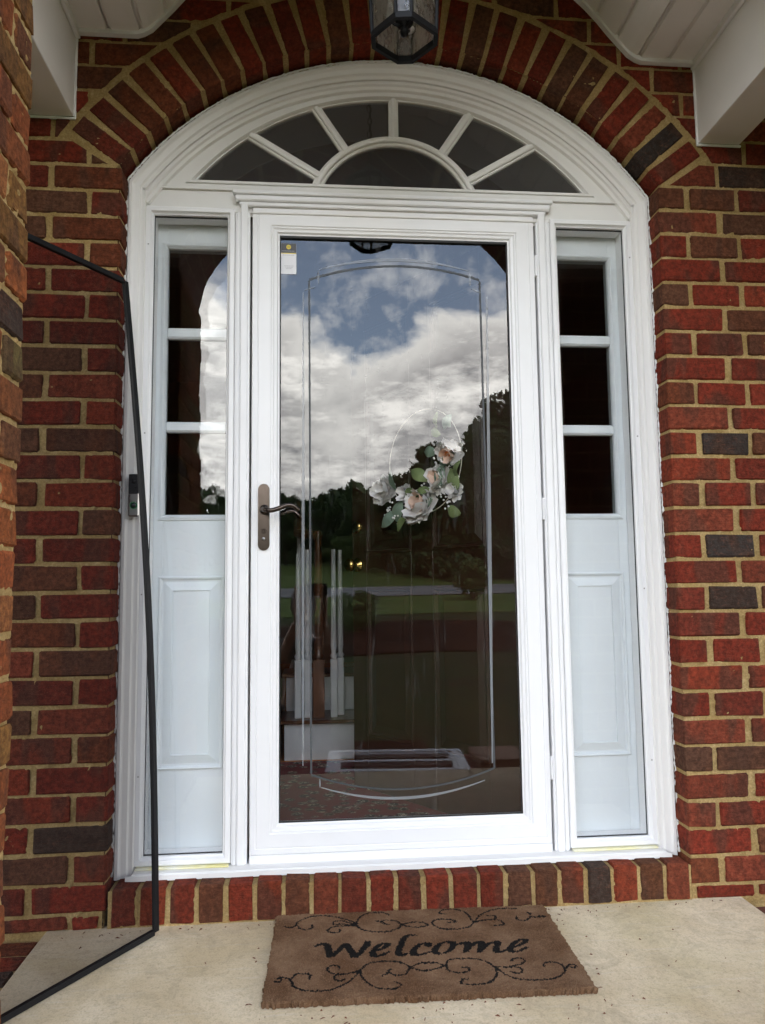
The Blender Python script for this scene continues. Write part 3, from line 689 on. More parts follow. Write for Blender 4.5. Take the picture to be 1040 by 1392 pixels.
# ------------------------------------------------------------------ sidelights
for s in (-1, 1):
    side = 'left' if s < 0 else 'right'
    sl_ = thing('sidelight', {-1: 'narrow white sidelight left of the storm door, behind the leaning screen, sky mirrored in it', 1: 'narrow white sidelight right of the storm door with three black panes'}[s], 'sidelight', group='sidelights beside the door')
    X = lambda a, c: tuple(sorted((s*a, s*c)))
    x0, x1 = X(.5115, .788)
    fixn(mesh('frame', *sweep(rect(x0, x1, .146, 2.146), [(0, .03), (0, -.006), (.003, -.008), (.015, -.008), (.018, -.002), (.021, .002), (.0235, .003), (.0245, .018), (.0245, .067)]), 'white_vinyl', sl_))
    x0, x1 = X(.5355, .764); g0, g1 = x0, x1
    fixn(mesh('gasket', *sweep(rect(x0-.002, x1+.002, .169, 2.123), [(0, .0125), (.0035, .0125), (.0035, .0185)]), 'rubber', sl_))
    ypane('storm_pane', rect(x0-.003, x1+.003, .168, 2.124), .019, 'side_glass', sl_)
    yp = .07
    lx0, lx1 = .537, .733
    rows = [(1.175, 1.439), (1.472, 1.743), (1.778, 2.044)]
    x0, x1 = X(.5125, lx0); box('stile', x0, x1, yp, yp+.04, .147, 2.14, 'cool_white_panel', sl_, ch=.001)
    x0, x1 = X(lx1, .790); box('stile', x0, x1, yp, yp+.04, .147, 2.14, 'cool_white_panel', sl_, ch=.001)
    x0, x1 = X(lx0+.0002, lx1-.0002)
    box('bottom_panel', x0, x1, yp, yp+.04, .147, rows[0][0], 'cool_white_panel', sl_, ch=.0005)
    box('top_rail', x0, x1, yp, yp+.04, rows[2][1], 2.14, 'cool_white_panel', sl_, ch=.0005)
    box('glazing_bar', x0, x1, yp-.004, yp+.03, rows[0][1], rows[1][0], 'cool_white_panel', sl_, ch=.006)
    box('glazing_bar', x0, x1, yp-.004, yp+.03, rows[1][1], rows[2][0], 'cool_white_panel', sl_, ch=.006)
    fixn(mesh('lite_moulding', *sweep(rect(x0-.018, x1+.018, rows[0][0]-.018, rows[2][1]+.018), [(0, yp+.001), (.002, yp-.005), (.010, yp-.008), (.013, yp-.006), (.019, yp+.002), (.020, yp+.012)]), 'cool_white_panel', sl_))
    for z0, z1 in rows:
        ypane('pane', rect(x0-.003, x1+.003, z0-.003, z1+.003), yp+.014, 'old_pane', sl_)
    x0, x1 = X(.542, .745)
    fixn(mesh('raised_moulding', *sweep(rect(x0, x1, .399, .984), [(0, yp+.001), (.001, yp-.006), (.005, yp-.009), (.010, yp-.006), (.012, yp-.001), (.018, yp-.0005), (.043, yp-.0095), (.0445, yp-.0095), (.046, yp-.0045)]), 'cool_white_panel', sl_))
    x0, x1 = X(.542+.046, .745-.046); box('raised_field', x0, x1, yp-.0045, yp+.0, .399+.046, .984-.046, 'cool_white_panel', sl_, ch=.0002)
    for z in (.40, .93, 1.42, 2.02):
        fixn(mesh('screw', *lathe([(0, -.0015), (.0022, -.001), (.003, .001)], (s*.7785, -.008, z), 10, 'y'), 'nickel', sl_))
    # back of the panel toward the hall
# ------------------------------------------------------------------ storm door
sd_ = thing('storm_door', 'white full-view glass storm door with lever handle, sky and trees mirrored in its glass', 'storm door')
ZB, ZT, XH = .134, 2.156, .457
fixn(mesh('frame', *sweep(rect(-XH, XH, ZB+.028, ZT), [(0, .035), (0, .001), (.002, -.001), (.016, -.001), (.0175, .0005), (.0195, .0005), (.021, -.001), (.058, -.001), (.061, .002), (.065, .002), (.069, .0055), (.077, .007), (.081, .013), (.0865, .014), (.0865, .030)]), 'white_vinyl', sd_))
box('kick_rail', -XH, XH, -.0025, .033, ZB+.002, ZB+.0275, 'white_vinyl', sd_, ch=.002)
box('sweep', -XH+.006, XH-.006, .004, .03, ZB-.006, ZB+.0018, 'rubber', sd_)
fixn(mesh('glass_gasket', *sweep(rect(-XH+.0855, XH-.0855, ZB+.028+.0855, ZT-.0855), [(0, .0135), (.0035, .0135), (.0035, .0195)]), 'rubber', sd_))
box('top_shadow_strip', -XH+.087, XH-.087, .012, .0195, ZT-.0945, ZT-.0862, 'rubber', sd_, ch=.001)  # black strip drawn for the shadow gap above the glass, in gasket rubber
ypane('glass_pane', rect(-.374, .374, .246, 2.072), .0205, 'storm_glass', sd_, .004)
def ribbon(P, w0, y, w1=None):
    P = [Vector(p) for p in P]; n = len(P); vs = []
    for i in range(n):
        t = (P[min(i+1, n-1)]-P[max(i-1, 0)]).normalized(); nn = Vector((-t.y, t.x)); f = 1.0
        if w1 is not None: f = w1+(1-w1)*sin(pi*i/(n-1))
        vs += [(P[i].x+nn.x*w0*f/2, y, P[i].y+nn.y*w0*f/2), (P[i].x-nn.x*w0*f/2, y, P[i].y-nn.y*w0*f/2)]
    return vs, [(2*i, 2*i+1, 2*i+3, 2*i+2) for i in range(n-1)]
def sag(x0, z0, x1, z1, h, n=30): return [Vector((x0+(x1-x0)*t/n, z0+(z1-z0)*t/n+h*4*(t/n)*(1-t/n))) for t in range(n+1)]
eb = MB()  # dark line: the etched border's reflection, drawn as a strip on the glass
for P, w_ in ((sag(-.277, 1.929, .277, 1.941, .046), .0070), (sag(-.275, .383, .285, .384, -.052), .0055)): eb.add(*ribbon(P, w_, .0192))
for P in ([Vector((-.278, 1.925)), Vector((-.275, .386))], [Vector((.278, 1.936)), Vector((.287, .384))]): eb.add(*ribbon(P, .0062, .0192))
o = eb.build('border_line', 'etch_reflection', sd_); o['label'] = 'dark drawn reflection of the etched border line, curved at top and bottom'
eb = MB()
eb.add(*ribbon(sag(-.247, 1.962, .244, 1.970, .036), .0105, .0186, .2))
eb.add(*ribbon(sag(-.245, .345, .256, .350, -.042), .0090, .0186, .3))
for P, w_ in (([(-.297, 1.885), (-.300, .41)], .0090), ([(.300, 1.885), (.281, .40)], .0115), ([(-.249, 1.958), (-.2485, 1.915)], .006), ([(.245, 1.963), (.246, 1.92)], .006), ([(-.249, .37), (-.249, .345)], .005), ([(-.2935, 1.893), (-.2585, 1.905)], .004), ([(.250, 1.911), (.283, 1.896)], .004)):
    P = [Vector(P[0]).lerp(Vector(P[1]), t/10) for t in range(11)]; eb.add(*ribbon(P, w_, .0186, .35))
o = eb.build('border_line', 'etched_pale', sd_); o['label'] = 'pale etched border line with notched corners'
# sticker
stk = box('sticker', -.368, -.319, .0188, .0200, 1.945, 2.047, 'sticker_white', sd_, ch=.0002); stk['label'] = 'small white label with a dark header in the top left corner of the glass'
box('header', -.3675, -.3195, .0183, .0187, 2.0155, 2.0465, 'sticker_dark', stk, ch=.0001)
box('yellow_line', -.3675, -.3195, .0183, .0187, 2.0125, 2.0150, 'sticker_yellow', stk, ch=.0001)
fixn(mesh('round_badge', *prism(arc(2.0345, .0075, 0, 2*pi*23/24, 23, cx=-.3435), .0178, .0182), 'sticker_yellow', stk))
box('badge_bar', -.3485, -.3385, .01745, .01775, 2.0336, 2.0354, 'sticker_dark', stk, ch=.0001)
tx = MB(); rr_ = random.Random(5)
for (z, xa, xb) in ((2.0205, -.364, -.324), (2.007, -.362, -.326), (1.971, -.357, -.328), (1.9665, -.355, -.340), (1.9665, -.338, -.330), (1.962, -.352, -.334)):
    x = xa
    while x < xb: l_ = rr_.uniform(.0015, .004); tx.box(x, min(x+l_, xb), .0179, .0182, z, z+.0016, .0001); x += l_+.0012
fixn(tx.build('fine_print', 'sticker_grey', stk))
# handle
hd = mesh('handle', *prism([(-.418+.0175*cos(a), 1.2465+.0175*sin(a)) for a in np.linspace(0, pi, 13)]+[(-.418+.0175*cos(a), 1.0765+.0175*sin(a)) for a in np.linspace(pi, 2*pi, 13)], -.0065, -.0008), 'bronze', sd_); fixn(hd)
fixn(mesh('raised_plate', *prism([(-.418+.0125*cos(a), 1.2465+.0125*sin(a)) for a in np.linspace(0, pi, 13)]+[(-.418+.0125*cos(a), 1.0765+.0125*sin(a)) for a in np.linspace(pi, 2*pi, 13)], -.0095, -.0067), 'bronze', hd))
LV = spline([(-.416, -.009, 1.184), (-.415, -.040, 1.182), (-.408, -.052, 1.1785), (-.392, -.055, 1.177), (-.370, -.055, 1.183), (-.345, -.055, 1.1925), (-.325, -.054, 1.190), (-.309, -.051, 1.174)], 7)
rad_ = [.0095 if i < 8 else .0072 for i in range(len(LV))]; rad_[-2] = .006; rad_[-1] = .004
mesh('lever', *tube(LV, rad_, 14), 'bronze', hd, True)
LV2 = [(p.x, .052-(p.y+.012), p.z-.004) for p in LV]; mesh('inside_lever', *tube(LV2, rad_, 12), 'bronze', hd, True)
fixn(mesh('keyhole', *lathe([(.003, -.0005), (.0055, -.003), (.0075, -.003), (.0085, 0), (.0085, .003)], (-.418, -.0098, 1.118), 20, 'y'), 'bronze', hd))
fixn(mesh('lock_button', *lathe([(0, -.006), (.004, -.005), (.0055, 0)], (-.418, -.0095, 1.094), 16, 'y'), 'nickel', hd))
fixn(mesh('lever_rose', *lathe([(.009, -.009), (.013, -.007), (.0155, 0)], (-.416, -.0096, 1.184), 22, 'y'), 'bronze', hd))
for z in (.35, 1.15, 1.95):
    box('hinge', .457+.0005, .4635, -.008, .01, z, z+.07, 'white_vinyl', sd_)

# ------------------------------------------------------------------ inside: hall behind the glass
def struct(o): return tag(o, kind='structure')
struct(box('hall_floor', -2.4, 2.6, .121, 6.0, .0, .1195, 'oak_floor', ch=.0002))
struct(box('hall_wall', -2.5, -2.4, .1205, 6.0, 0, 3.2, 'interior_wall')); struct(box('hall_wall', 2.6, 2.7, .1205, 6.0, 0, 3.2, 'interior_wall'))
struct(box('hall_back_wall', -2.5, 2.7, 6.0, 6.1, 0, 3.2, 'interior_wall')); struct(box('hall_ceiling', -2.5, 2.7, .1205, 6.1, 3.2, 3.3, 'interior_wall'))
struct(box('hall_front_wall', -2.5, -.81, .1205, .16, 0, 3.2, 'interior_wall')); struct(box('hall_front_wall', .81, 2.7, .1205, .16, 0, 3.2, 'interior_wall'))
rugm = box('hall_rug', -.9, .22, .30, 1.34, .1202, .128, 'rug_pile'); tag(rugm, 'patterned red and cream rug on the hall floor behind the storm glass', 'rug')
stair = thing('staircase', 'white staircase with wooden newel seen dimly through the left of the glass', 'staircase')
for i in range(2):
    z = .12+.19*i; y = 1.40+.262*i
    box('riser', -.41, .85, y, y+.02, z, z+.172, 'interior_white', stair, ch=.002)
    box('tread', -.43, .86, y-.03, y+.262, z+.173, z+.19, 'stain_wood', stair, ch=.004)
    box('stringer', -.41, -.395, y+.02, 2.6, z+.0, z+.172, 'interior_white', stair, ch=.001)
def baluster(x, y, z0, z1, name='baluster', mat='interior_white', k=1.0):
    o = mesh(name, *cbox(x, y, z0+.14, .017*k, .017*k, .14, .003), mat, stair); fixn(o)
    mesh('turned_shaft', *lathe([(.012*k, .28), (.019*k, .295), (.011*k, .31), (.015*k, .34), (.010*k, z1-z0)], (x, y, z0), 14), mat, o, True)
for i in range(2):
    for q in (.05, .17): 
        if i == 0 and q > .1: continue
        baluster(-.345+(.0), 1.40+.262*i+q, .31+.19*i, .31+.19*i+.80)
baluster(-.30, 1.46, .31, 1.13); baluster(-.17, 1.46, .31, 1.13); baluster(-.135, 1.52, .31, 1.13)
baluster(-.245, 1.46, .31, 1.22, 'newel_post', 'stain_wood', 1.7)
fixn(mesh('handrail', *tube([(-.245, 1.46, 1.20), (-.345, 1.60, 1.22), (-.345, 1.95, 1.47)], .028, 8), 'stain_wood', stair))

# front door standing ajar behind the storm door, six panels
HX, HY, TH = .45, .165, rad(55)
fd = thing('front_door', 'dark six-panel front door standing ajar in the hall with a flower wreath on it', 'door', (HX, HY, .13))
fd.rotation_euler = (0, 0, pi-TH)      # local +x runs from hinge to free edge
WD, HD = .905, 2.04
cols = [(.15, .415), (.535, .81)]; rws = [(.21, .81), (.95, 1.60), (1.70, 1.90)]
def fbox(name, x0, x1, z0, z1, parent=fd): return box(name, x0, x1, .001, .040, z0, z1, 'door_brown', parent, ch=.001)
# local -y side faces back, +y side faces the street because the door is turned about its hinge
for a, c in ((0, .15), (.415, .535), (.81, WD)): fbox('stile', a, c, 0, HD)
for (a, c) in cols:
    e0 = 0
    for (z0, z1) in rws+[(HD, HD)]:
        if z0 > e0: fbox('rail', a+.0002, c-.0002, e0, z0)
        e0 = z1
    for (z0, z1) in rws:
        pn = box('panel', a+.0003, c-.0003, .010, .030, z0, z1, 'door_brown', fd, ch=.001)
        v_, f_ = sweep(rect(a, c, z0, z1), [(-.004, .0405), (.004, .045), (.010, .042), (.014, .031), (.020, .0305), (.050, .038), (.052, .038)])
        fixn(mesh('moulding', v_, f_, 'door_brown', pn)); fixn(mesh('field', *prism(rect(a+.05, c-.05, z0+.05, z1-.05), .0305, .038), 'door_brown', pn))
for z_, r_ in ((.905, .027), (1.065, .020)):
    k_ = mesh('knob' if z_ < 1 else 'deadbolt', *lathe([(.030, .0415), (.030, .045), (.012, .049), (.011, .070), (r_, .078), (r_*1.02, .090), (r_*.7, .100), (0.0005, .103)] if z_ < 1 else [(.028, .0415), (.027, .050), (.020, .056), (.0005, .058)], (.868, 0, z_), 22, 'y'), 'brass', fd, True); fixn(k_)

# wreath on the front door
TW = Matrix.Translation(Vector((HX, HY, .13)))@Matrix.Rotation(pi-TH, 4, 'Z')@Matrix.Translation((-.070, 0, .004))
wr = thing('wreath', 'gold hoop wreath with white peonies and sage leaves seen through the glass', 'wreath')
wr.matrix_world = TW
hoop = mesh('hoop', *tube([(.512+.2*cos(a), .052, 1.285+.2*sin(a)) for a in np.linspace(0, 2*pi, 65)], .0017, 8, False), 'gold_wire', wr, True)
rw = random.Random(11)
def petal(l, wdt, cup):
    vs = []; fs = []; nu, nv = 5, 4
    for i in range(nu+1):
        u = i/nu; hw = wdt*sin(pi*min(u*.62+.12, 1))*(1 if u < .95 else .8)
        for j in range(nv+1):
            v = (j/nv-.5)*2; ruff = rw.uniform(-.05, .05)*l*u; vs.append((u*l*(1-.12*abs(v)*u)+rw.uniform(-.04, .04)*l*u, v*hw, cup*u*u*l+.25*hw*v*v+ruff))
    for i in range(nu):
        for j in range(nv): a = i*(nv+1)+j; fs.append((a, a+1, a+nv+2, a+nv+1))
    return vs, fs
def flower(s, z, size, label, tilt=(0, 0), ctr=True):
    base = Vector((s, .068, z)); root = None; P = MB(); I = MB()
    X = Matrix.Rotation(-pi/2, 4, 'X')   # local z -> +y (towards the street)
    Tm = Matrix.Translation(base)@Matrix.Rotation(tilt[0], 4, 'Z')@Matrix.Rotation(tilt[1], 4, 'X')@X
    pet = []
    for ring, (cnt, ln, cup, h) in enumerate(((9, .50, .25, 0), (9, .44, .6, .006), (8, .34, 1.1, .012), (6, .22, 1.6, .016))):
        for i in range(cnt):
            a = 2*pi*(i+.5*(ring % 2))/cnt+rw.uniform(-.2, .2); v_, f_ = petal(size*ln*rw.uniform(.85, 1.15), size*.17*rw.uniform(.8, 1.2), cup*rw.uniform(.6, 1.2))
            R_ = Tm@Matrix.Translation((0, 0, h))@Matrix.Rotation(a, 4, 'Z')@Matrix.Rotation(rw.uniform(-.2, .1), 4, 'Y')
            pet.append(([R_@Vector(q) for q in v_], f_, 'petal_inner' if ring == 3 and ctr else 'petal_white'))
    root = mesh('flower', *lathe([(0.0005, .0), (size*.10, .004), (size*.08, .012), (.0005, .014)], base, 12, 'y'), 'petal_inner', wr); root['label'] = label
    for v_, f_, pm_ in pet: mesh('petal', v_, f_, pm_, root, True)
    if ctr:
        C_ = MB()
        for i in range(26):
            a = rw.uniform(0, 2*pi); r_ = size*.10*sqrt(rw.random()); p = Tm@Vector((r_*cos(a), r_*sin(a), .012)); q = Tm@Vector((r_*1.5*cos(a), r_*1.5*sin(a), .012+size*.16)); C_.add(*tube([p, q], .0016, 4))
        C_.build('stamens', 'stamen_orange', root)
flower(.347, 1.303, .118, 'uppermost white peony of the wreath', (.3, -.5)); flower(.392, 1.204, .125, 'open white peony with an orange centre', (-.1, 0))
flower(.325, 1.150, .080, 'small white peony bud at the right', (.2, .1), False); flower(.485, 1.108, .160, 'largest white peony at the bottom of the wreath', (0, .2))
flower(.548, 1.065, .075, 'small white bud hanging lowest', (0, .3), False); flower(.705, 1.190, .130, 'pale peony at the left against the mirrored sky', (.1, 0), False)
flower(.575, 1.165, .09, 'half-open peony left of the largest one', (0, 0), False)
def leaf(s, z, ang, l, wdt, mat='leaf_sage', y=.095):
    vs = []; fs = []; n_ = 7
    for i in range(n_+1):
        u = i/n_; hw = wdt*sin(pi*(u*.94+.03))**.8
        for j, v in enumerate((-1, 0, 1)): vs.append((u*l, .012*sin(pi*u)-.006*abs(v), v*hw/2) )
    for i in range(n_):
        for j in range(2): a = i*3+j; fs.append((a, a+1, a+4, a+3))
    T_ = Matrix.Translation((s, y, z))@Matrix.Rotation(-ang, 4, 'Y')@Matrix.Rotation(rw.uniform(-.5, .5), 4, 'X')@Matrix.Rotation(rw.uniform(-.25, .25), 4, 'Z')
    mesh('leaf', [T_@Vector(v) for v in vs], fs, mat, wr, True)
for (s, z, a, l, wd_, mt) in ((.40, 1.30, 170, .07, .042, 'leaf_sage'), (.36, 1.24, 120, .055, .05, 'leaf_sage'), (.375, 1.25, 265, .085, .045, 'leaf_sage'), (.33, 1.23, 290, .085, .05, 'leaf_olive'), (.31, 1.20, 60, .06, .05, 'leaf_olive'), (.45, 1.2, 150, .09, .05, 'leaf_olive'), (.44, 1.17, 200, .08, .045, 'leaf_olive'), (.43, 1.13, 200, .09, .045, 'leaf_sage'), (.63, 1.18, 95, .08, .045, 'leaf_sage'), (.60, 1.14, 250, .085, .05, 'leaf_sage'), (.62, 1.10, 215, .10, .05, 'leaf_sage'), (.57, 1.08, 240, .07, .04, 'leaf_olive'), (.40, 1.39, 80, .06, .03, 'leaf_olive'), (.36, 1.38, 60, .06, .035, 'leaf_sage'), (.33, 1.38, 110, .055, .03, 'leaf_sage'), (.38, 1.36, 150, .06, .035, 'leaf_olive'), (.50, 1.15, 160, .07, .04, 'leaf_olive'), (.35, 1.09, 330, .06, .045, 'leaf_olive')):
    leaf(s, z, rad(180-a), l, wd_, mt)
bm2 = MB()
for (s, z) in ((.40, 1.26), (.36, 1.15), (.46, 1.17), (.65, 1.12), (.67, 1.09), (.62, 1.06), (.345, 1.10)):
    for i in range(7):
        p = (s+rw.uniform(-.02, .02), .10+rw.uniform(-.01, .01), z+rw.uniform(-.022, .022)); bm2.add(*lathe([(.0005, -.004), (.0035, -.002), (.004, 0), (.003, .003), (.0005, .004)], p, 6))
o = bm2.build('berry_sprigs', 'petal_white', wr); o['kind'] = 'stuff'

# ------------------------------------------------------------------ lantern
LX, LY, LZ = -.033, -.558, 2.320
lan = thing('lantern', 'black hanging lantern with eight-sided glass body in front of the brick arch crown', 'lantern', (LX, LY, LZ))
HL = .25
def octa(r, z, th0=rad(-98)):
    P = []
    for k in range(4):
        th = th0+k*pi/2
        for d in (-13.5, 13.5): P.append(Vector((r*cos(th+rad(d)), r*sin(th+rad(d)), z)))
    return P
def ring(r, z, hh, th, name, parent=lan):
    A_, B_, C_, D_ = octa(r, z), octa(r, z+hh), octa(r-th, z+hh), octa(r-th, z); v_ = A_+B_+C_+D_; f_ = []
    for i in range(8):
        j = (i+1) % 8
        for q in range(4): q2 = (q+1) % 4; f_.append((q*8+i, q*8+j, q2*8+j, q2*8+i))
    return fixn(mesh(name, v_, f_, 'black_metal', parent))
ring(.0865, 0, .016, .011, 'bottom_ring'); ring(.0965, HL, .016, .012, 'top_ring')
B0, T0 = octa(.083, .012), octa(.092, HL+.004)
for i in range(8): mesh('corner_post', *tube([B0[i], T0[i]], .0048, 6), 'black_metal', lan)
B1, T1 = octa(.080, .016), octa(.0895, HL)
for i in range(8):
    j = (i+1) % 8; n_ = (B1[i]+B1[j]).normalized()*.0015; n_.z = 0
    v_ = [B1[i], B1[j], T1[j], T1[i]]; fixn(mesh('glass_panel', v_+[q-n_*2 for q in v_], [(0, 1, 2, 3), (7, 6, 5, 4), (0, 4, 5, 1), (1, 5, 6, 2), (2, 6, 7, 3), (3, 7, 4, 0)], 'lantern_glass', lan))
v_ = octa(.098, HL+.016)+octa(.030, HL+.075)+[Vector((0, 0, HL+.10))]
fixn(mesh('cap', v_, [(i, (i+1) % 8, 8+(i+1) % 8, 8+i) for i in range(8)]+[(8+i, 8+(i+1) % 8, 16) for i in range(8)]+[tuple(range(8))], 'black_metal', lan))
st_ = mesh('stem', *lathe([(.0005, .012), (.009, .016), (.0115, .025), (.008, .035), (.006, .040), (.022, .048), (.024, .058), (.007, .062), (.006, HL+.02)], (0, 0, 0), 16), 'black_metal', lan, True)
for k in range(3):
    a = rad(-98+40+120*k); c_ = Vector((cos(a), sin(a), 0))
    arm_ = mesh('candle_arm', *tube(spline([(0, 0, .055), c_*.020+Vector((0, 0, .043)), c_*.036+Vector((0, 0, .055))], 5), .004, 6), 'black_metal', lan)
    p = c_*.036
    mesh('socket', *lathe([(.0005, .052), (.013, .054), (.014, .060), (.008, .063), (.0078, .115), (.0005, .116)], p, 14), 'interior_white', arm_, True)
    mesh('bulb', *lathe([(.006, .116), (.0115, .134), (.010, .152), (.003, .175), (.0005, .178)], p, 14), 'bulb_glass', arm_, True)
zt = LZ+HL+.10; chain_top = 3.08
k = 0; z = .10+HL-.004
while LZ+z < chain_top-.02:
    P = [(0+.008*cos(a), 0, z+.0165+.0165*sin(a)) if k % 2 == 0 else (0, .008*cos(a), z+.0165+.0165*sin(a)) for a in np.linspace(0, 2*pi, 17)]
    mesh('chain_link', *tube(P, .0019, 6, False), 'black_metal', lan, True); z += .0275; k += 1
mesh('ceiling_canopy', *lathe([(.0005, -.045), (.012, -.035), (.055, -.015), (.060, 0), (.060, .02)], (0, 0, 3.085-LZ), 24), 'black_metal', lan, True)
mesh('cord', *tube([(.004, 0, HL+.1), (.004, 0, 3.07-LZ)], .0022, 6), 'black_plastic', lan)

# ------------------------------------------------------------------ doorbell
db = thing('doorbell', 'small black and nickel doorbell with green button light on the left casing', 'doorbell', (-.797, 0, 1.16))
box('body', -.016, .016, -.052, -.0345, 0, .128, 'nickel', db, ch=.004)
box('camera_face', -.0145, .0145, -.0555, -.0522, .068, .126, 'black_plastic', db, ch=.003)
mesh('lens', *lathe([(.0005, -.003), (.006, -.002), (.007, 0)], (0, -.0557, .105), 18, 'y'), 'black_metal', db, True)
mesh('button', *lathe([(.0005, -.003), (.0085, -.002), (.0095, 0)], (0, -.0523, .033), 20, 'y'), 'black_plastic', db, True)
mesh('button_ring', *tube([(.0095*cos(a), -.054, .033+.0095*sin(a)) for a in np.linspace(0, 2*pi, 25)], .0007, 6, False), 'green_led', db)

# ------------------------------------------------------------------ leaning insect screen
scr = thing('window_screen', 'black-framed insect screen panel leaning between the pier and the left casing', 'screen')
Pb = Vector((-.693, -.150, ZS)); bd = Vector((-.53, -.848, 0)).normalized(); vt = pix(170, 383, 1, -.155); up = vt-Pb; WSC = .88
def quad_bar(p, q, name):
    d = (q-p); t = d.normalized(); n_ = bd.cross(up).normalized(); w_ = t.cross(n_)
    a = .0070; c = .006; vs = []
    for e in (p-t*.009, q+t*.009):
        for (i, j) in ((-1, -1), (1, -1), (1, 1), (-1, 1)): vs.append(e+w_*a*i+n_*c*j)
    return fixn(mesh(name, vs, [(0, 1, 2, 3), (4, 5, 6, 7), (0, 1, 5, 4), (1, 2, 6, 5), (2, 3, 7, 6), (3, 0, 4, 7)], 'black_metal', scr))
bow = .010
lift = Vector((0, 0, .009))
C0 = Pb+lift; C1 = Pb+up; C2 = Pb+up+bd*WSC; C3 = Pb+bd*WSC+lift
m0 = [C0.lerp(C1, t)+Vector((1, 0, 0))*(.022*sin(pi*t)) for t in np.linspace(0, 1, 17)]
n_ = bd.cross(up).normalized(); vs = []
for i, p in enumerate(m0):
    w_ = bd
    for (a, c) in ((-1, -1), (1, -1), (1, 1), (-1, 1)): vs.append(p+w_*.0070*a+n_*.006*c)
fs = [(i*4+k, i*4+(k+1) % 4, i*4+4+(k+1) % 4, i*4+4+k) for i in range(16) for k in range(4)]+[(0, 1, 2, 3), (64, 65, 66, 67)]
fixn(mesh('side_rail', vs, fs, 'black_metal', scr))
quad_bar(C1+bd*.018, C2-bd*.018, 'top_rail'); quad_bar(C3, C2, 'side_rail'); quad_bar(C0+bd*.018, C3-bd*.018, 'bottom_rail')
vs = m0+[C3.lerp(C2, t) for t in np.linspace(0, 1, 17)]
mesh('mesh', vs, [(i, i+1, i+18, i+17) for i in range(16)], 'screen_mesh', scr)

# ------------------------------------------------------------------ doormat
MX, MY, MR = .002, -.334, rad(-1.5)
def tomat(u, v, half):
    px_, py_ = ((350 if half == 0 else 570)+u/4.3333, 1225+v/4.3333); p = pix(px_, py_, 2, .031); x, y = p.x-MX, p.y-MY; return (x*cos(-MR)-y*sin(-MR), x*sin(-MR)+y*cos(-MR))
SC = [(0, P) for P in (
 [(160,155),(190,160),(225,148),(240,125),(300,98),(370,90),(440,93),(510,108),(560,125),(590,150)], [(235,145),(250,165),(290,172),(325,160),(320,145)],
 [(590,155),(540,130),(490,120),(450,125),(455,143),(500,140),(585,152)], [(585,152),(500,150),(440,158),(412,178),(440,190),(480,185),(485,172)],
 [(775,86),(740,72),(680,72),(620,85),(590,120),(590,150),(630,175),(700,185),(780,182),(835,160),(840,135),(800,117),(740,118),(745,135),(775,140)], [(740,128),(700,118)],
 [(845,142),(900,130),(960,128),(1005,145),(950,158),(900,155),(845,142)],
 [(105,478),(130,480),(140,462),(112,464),(150,453),(195,468)], [(195,468),(220,510),(280,530),(360,535),(450,520),(540,480),(600,420)], [(195,468),(225,435),(270,430),(310,440),(305,462)],
 [(600,412),(540,430),(450,432),(412,410),(430,385),(470,383),(485,400)], [(595,425),(540,430),(470,440),(450,455),(480,475),(515,465)],
 [(605,410),(650,375),(730,360),(810,360),(870,375),(895,400),(870,435),(810,440),(770,420),(790,405)], [(770,428),(735,445)],
 [(605,415),(630,470),(690,510),(760,522),(820,515),(845,495),(805,480)], [(895,398),(960,370),(1000,366),(1040,370)], [(895,398),(930,405),(980,415),(1040,408)])]
SC += [(1, P) for P in (
 [(320,130),(270,70),(200,52),(140,55),(118,75),(150,80)], [(320,130),(290,155),(220,168),(130,165),(82,140),(85,118),(130,110),(190,115),(215,125),(170,130)], [(320,130),(360,85),(430,55),(500,46),(580,48)],
 [(570,95),(580,112),(620,118),(655,100),(650,75),(635,72)], [(655,98),(700,98),(738,95),(715,88),(700,98)], [(325,128),(380,115),(440,110),(445,92),(400,88)], [(325,130),(400,115),(470,115),(498,135),(480,145),(445,145)],
 [(155,385),(100,368),(60,366),(30,370)], [(155,385),(90,405),(50,412),(30,412)], [(155,385),(180,350),(250,342),(330,345),(400,365),(450,395)], [(155,385),(180,415),(240,425),(290,415),(290,395),(255,395)],
 [(450,395),(455,440),(430,475),(370,492),(300,495),(250,485),(255,465),(285,462)], [(440,385),(500,430),(570,460),(660,468),(760,465),(830,445),(860,410),(830,375),(780,362),(735,370),(735,390)],
 [(860,405),(880,380),(920,380),(915,395),(890,390)], [(455,390),(520,390),(600,375),(618,355),(590,340),(550,345),(545,358)], [(455,390),(530,392),(590,395),(605,415),(580,430),(545,420)])]
LT = [(0, P) for P in ([(350,267),(380,254),(408,262),(420,298),(430,334)], [(432,334),(475,296),(520,256)], [(522,258),(548,296),(572,332)], [(575,334),(615,298),(645,262),(648,242)],
 [(690,298),(735,285),(768,262),(745,253),(708,270),(680,305),(690,328),(725,326),(762,306)], [(925,206),(895,203),(865,222),(845,262),(830,305),(845,324),(872,314)], [(1008,268),(1000,254),(960,258),(922,290),(922,318),(960,322),(1000,306)])]
LT += [(1, P) for P in ([(165,240),(118,258),(92,290),(106,314),(150,308),(192,282),(198,252),(165,240)], [(238,258),(268,246),(285,254),(276,302)], [(284,284),(322,254),(352,242),(366,252),(360,300)], [(368,284),(410,254),(446,242),(462,252),(452,288),(470,304),(498,294)],
 [(556,275),(605,258),(626,238),(602,230),(562,248),(536,280),(550,302),(588,298),(628,278)])]
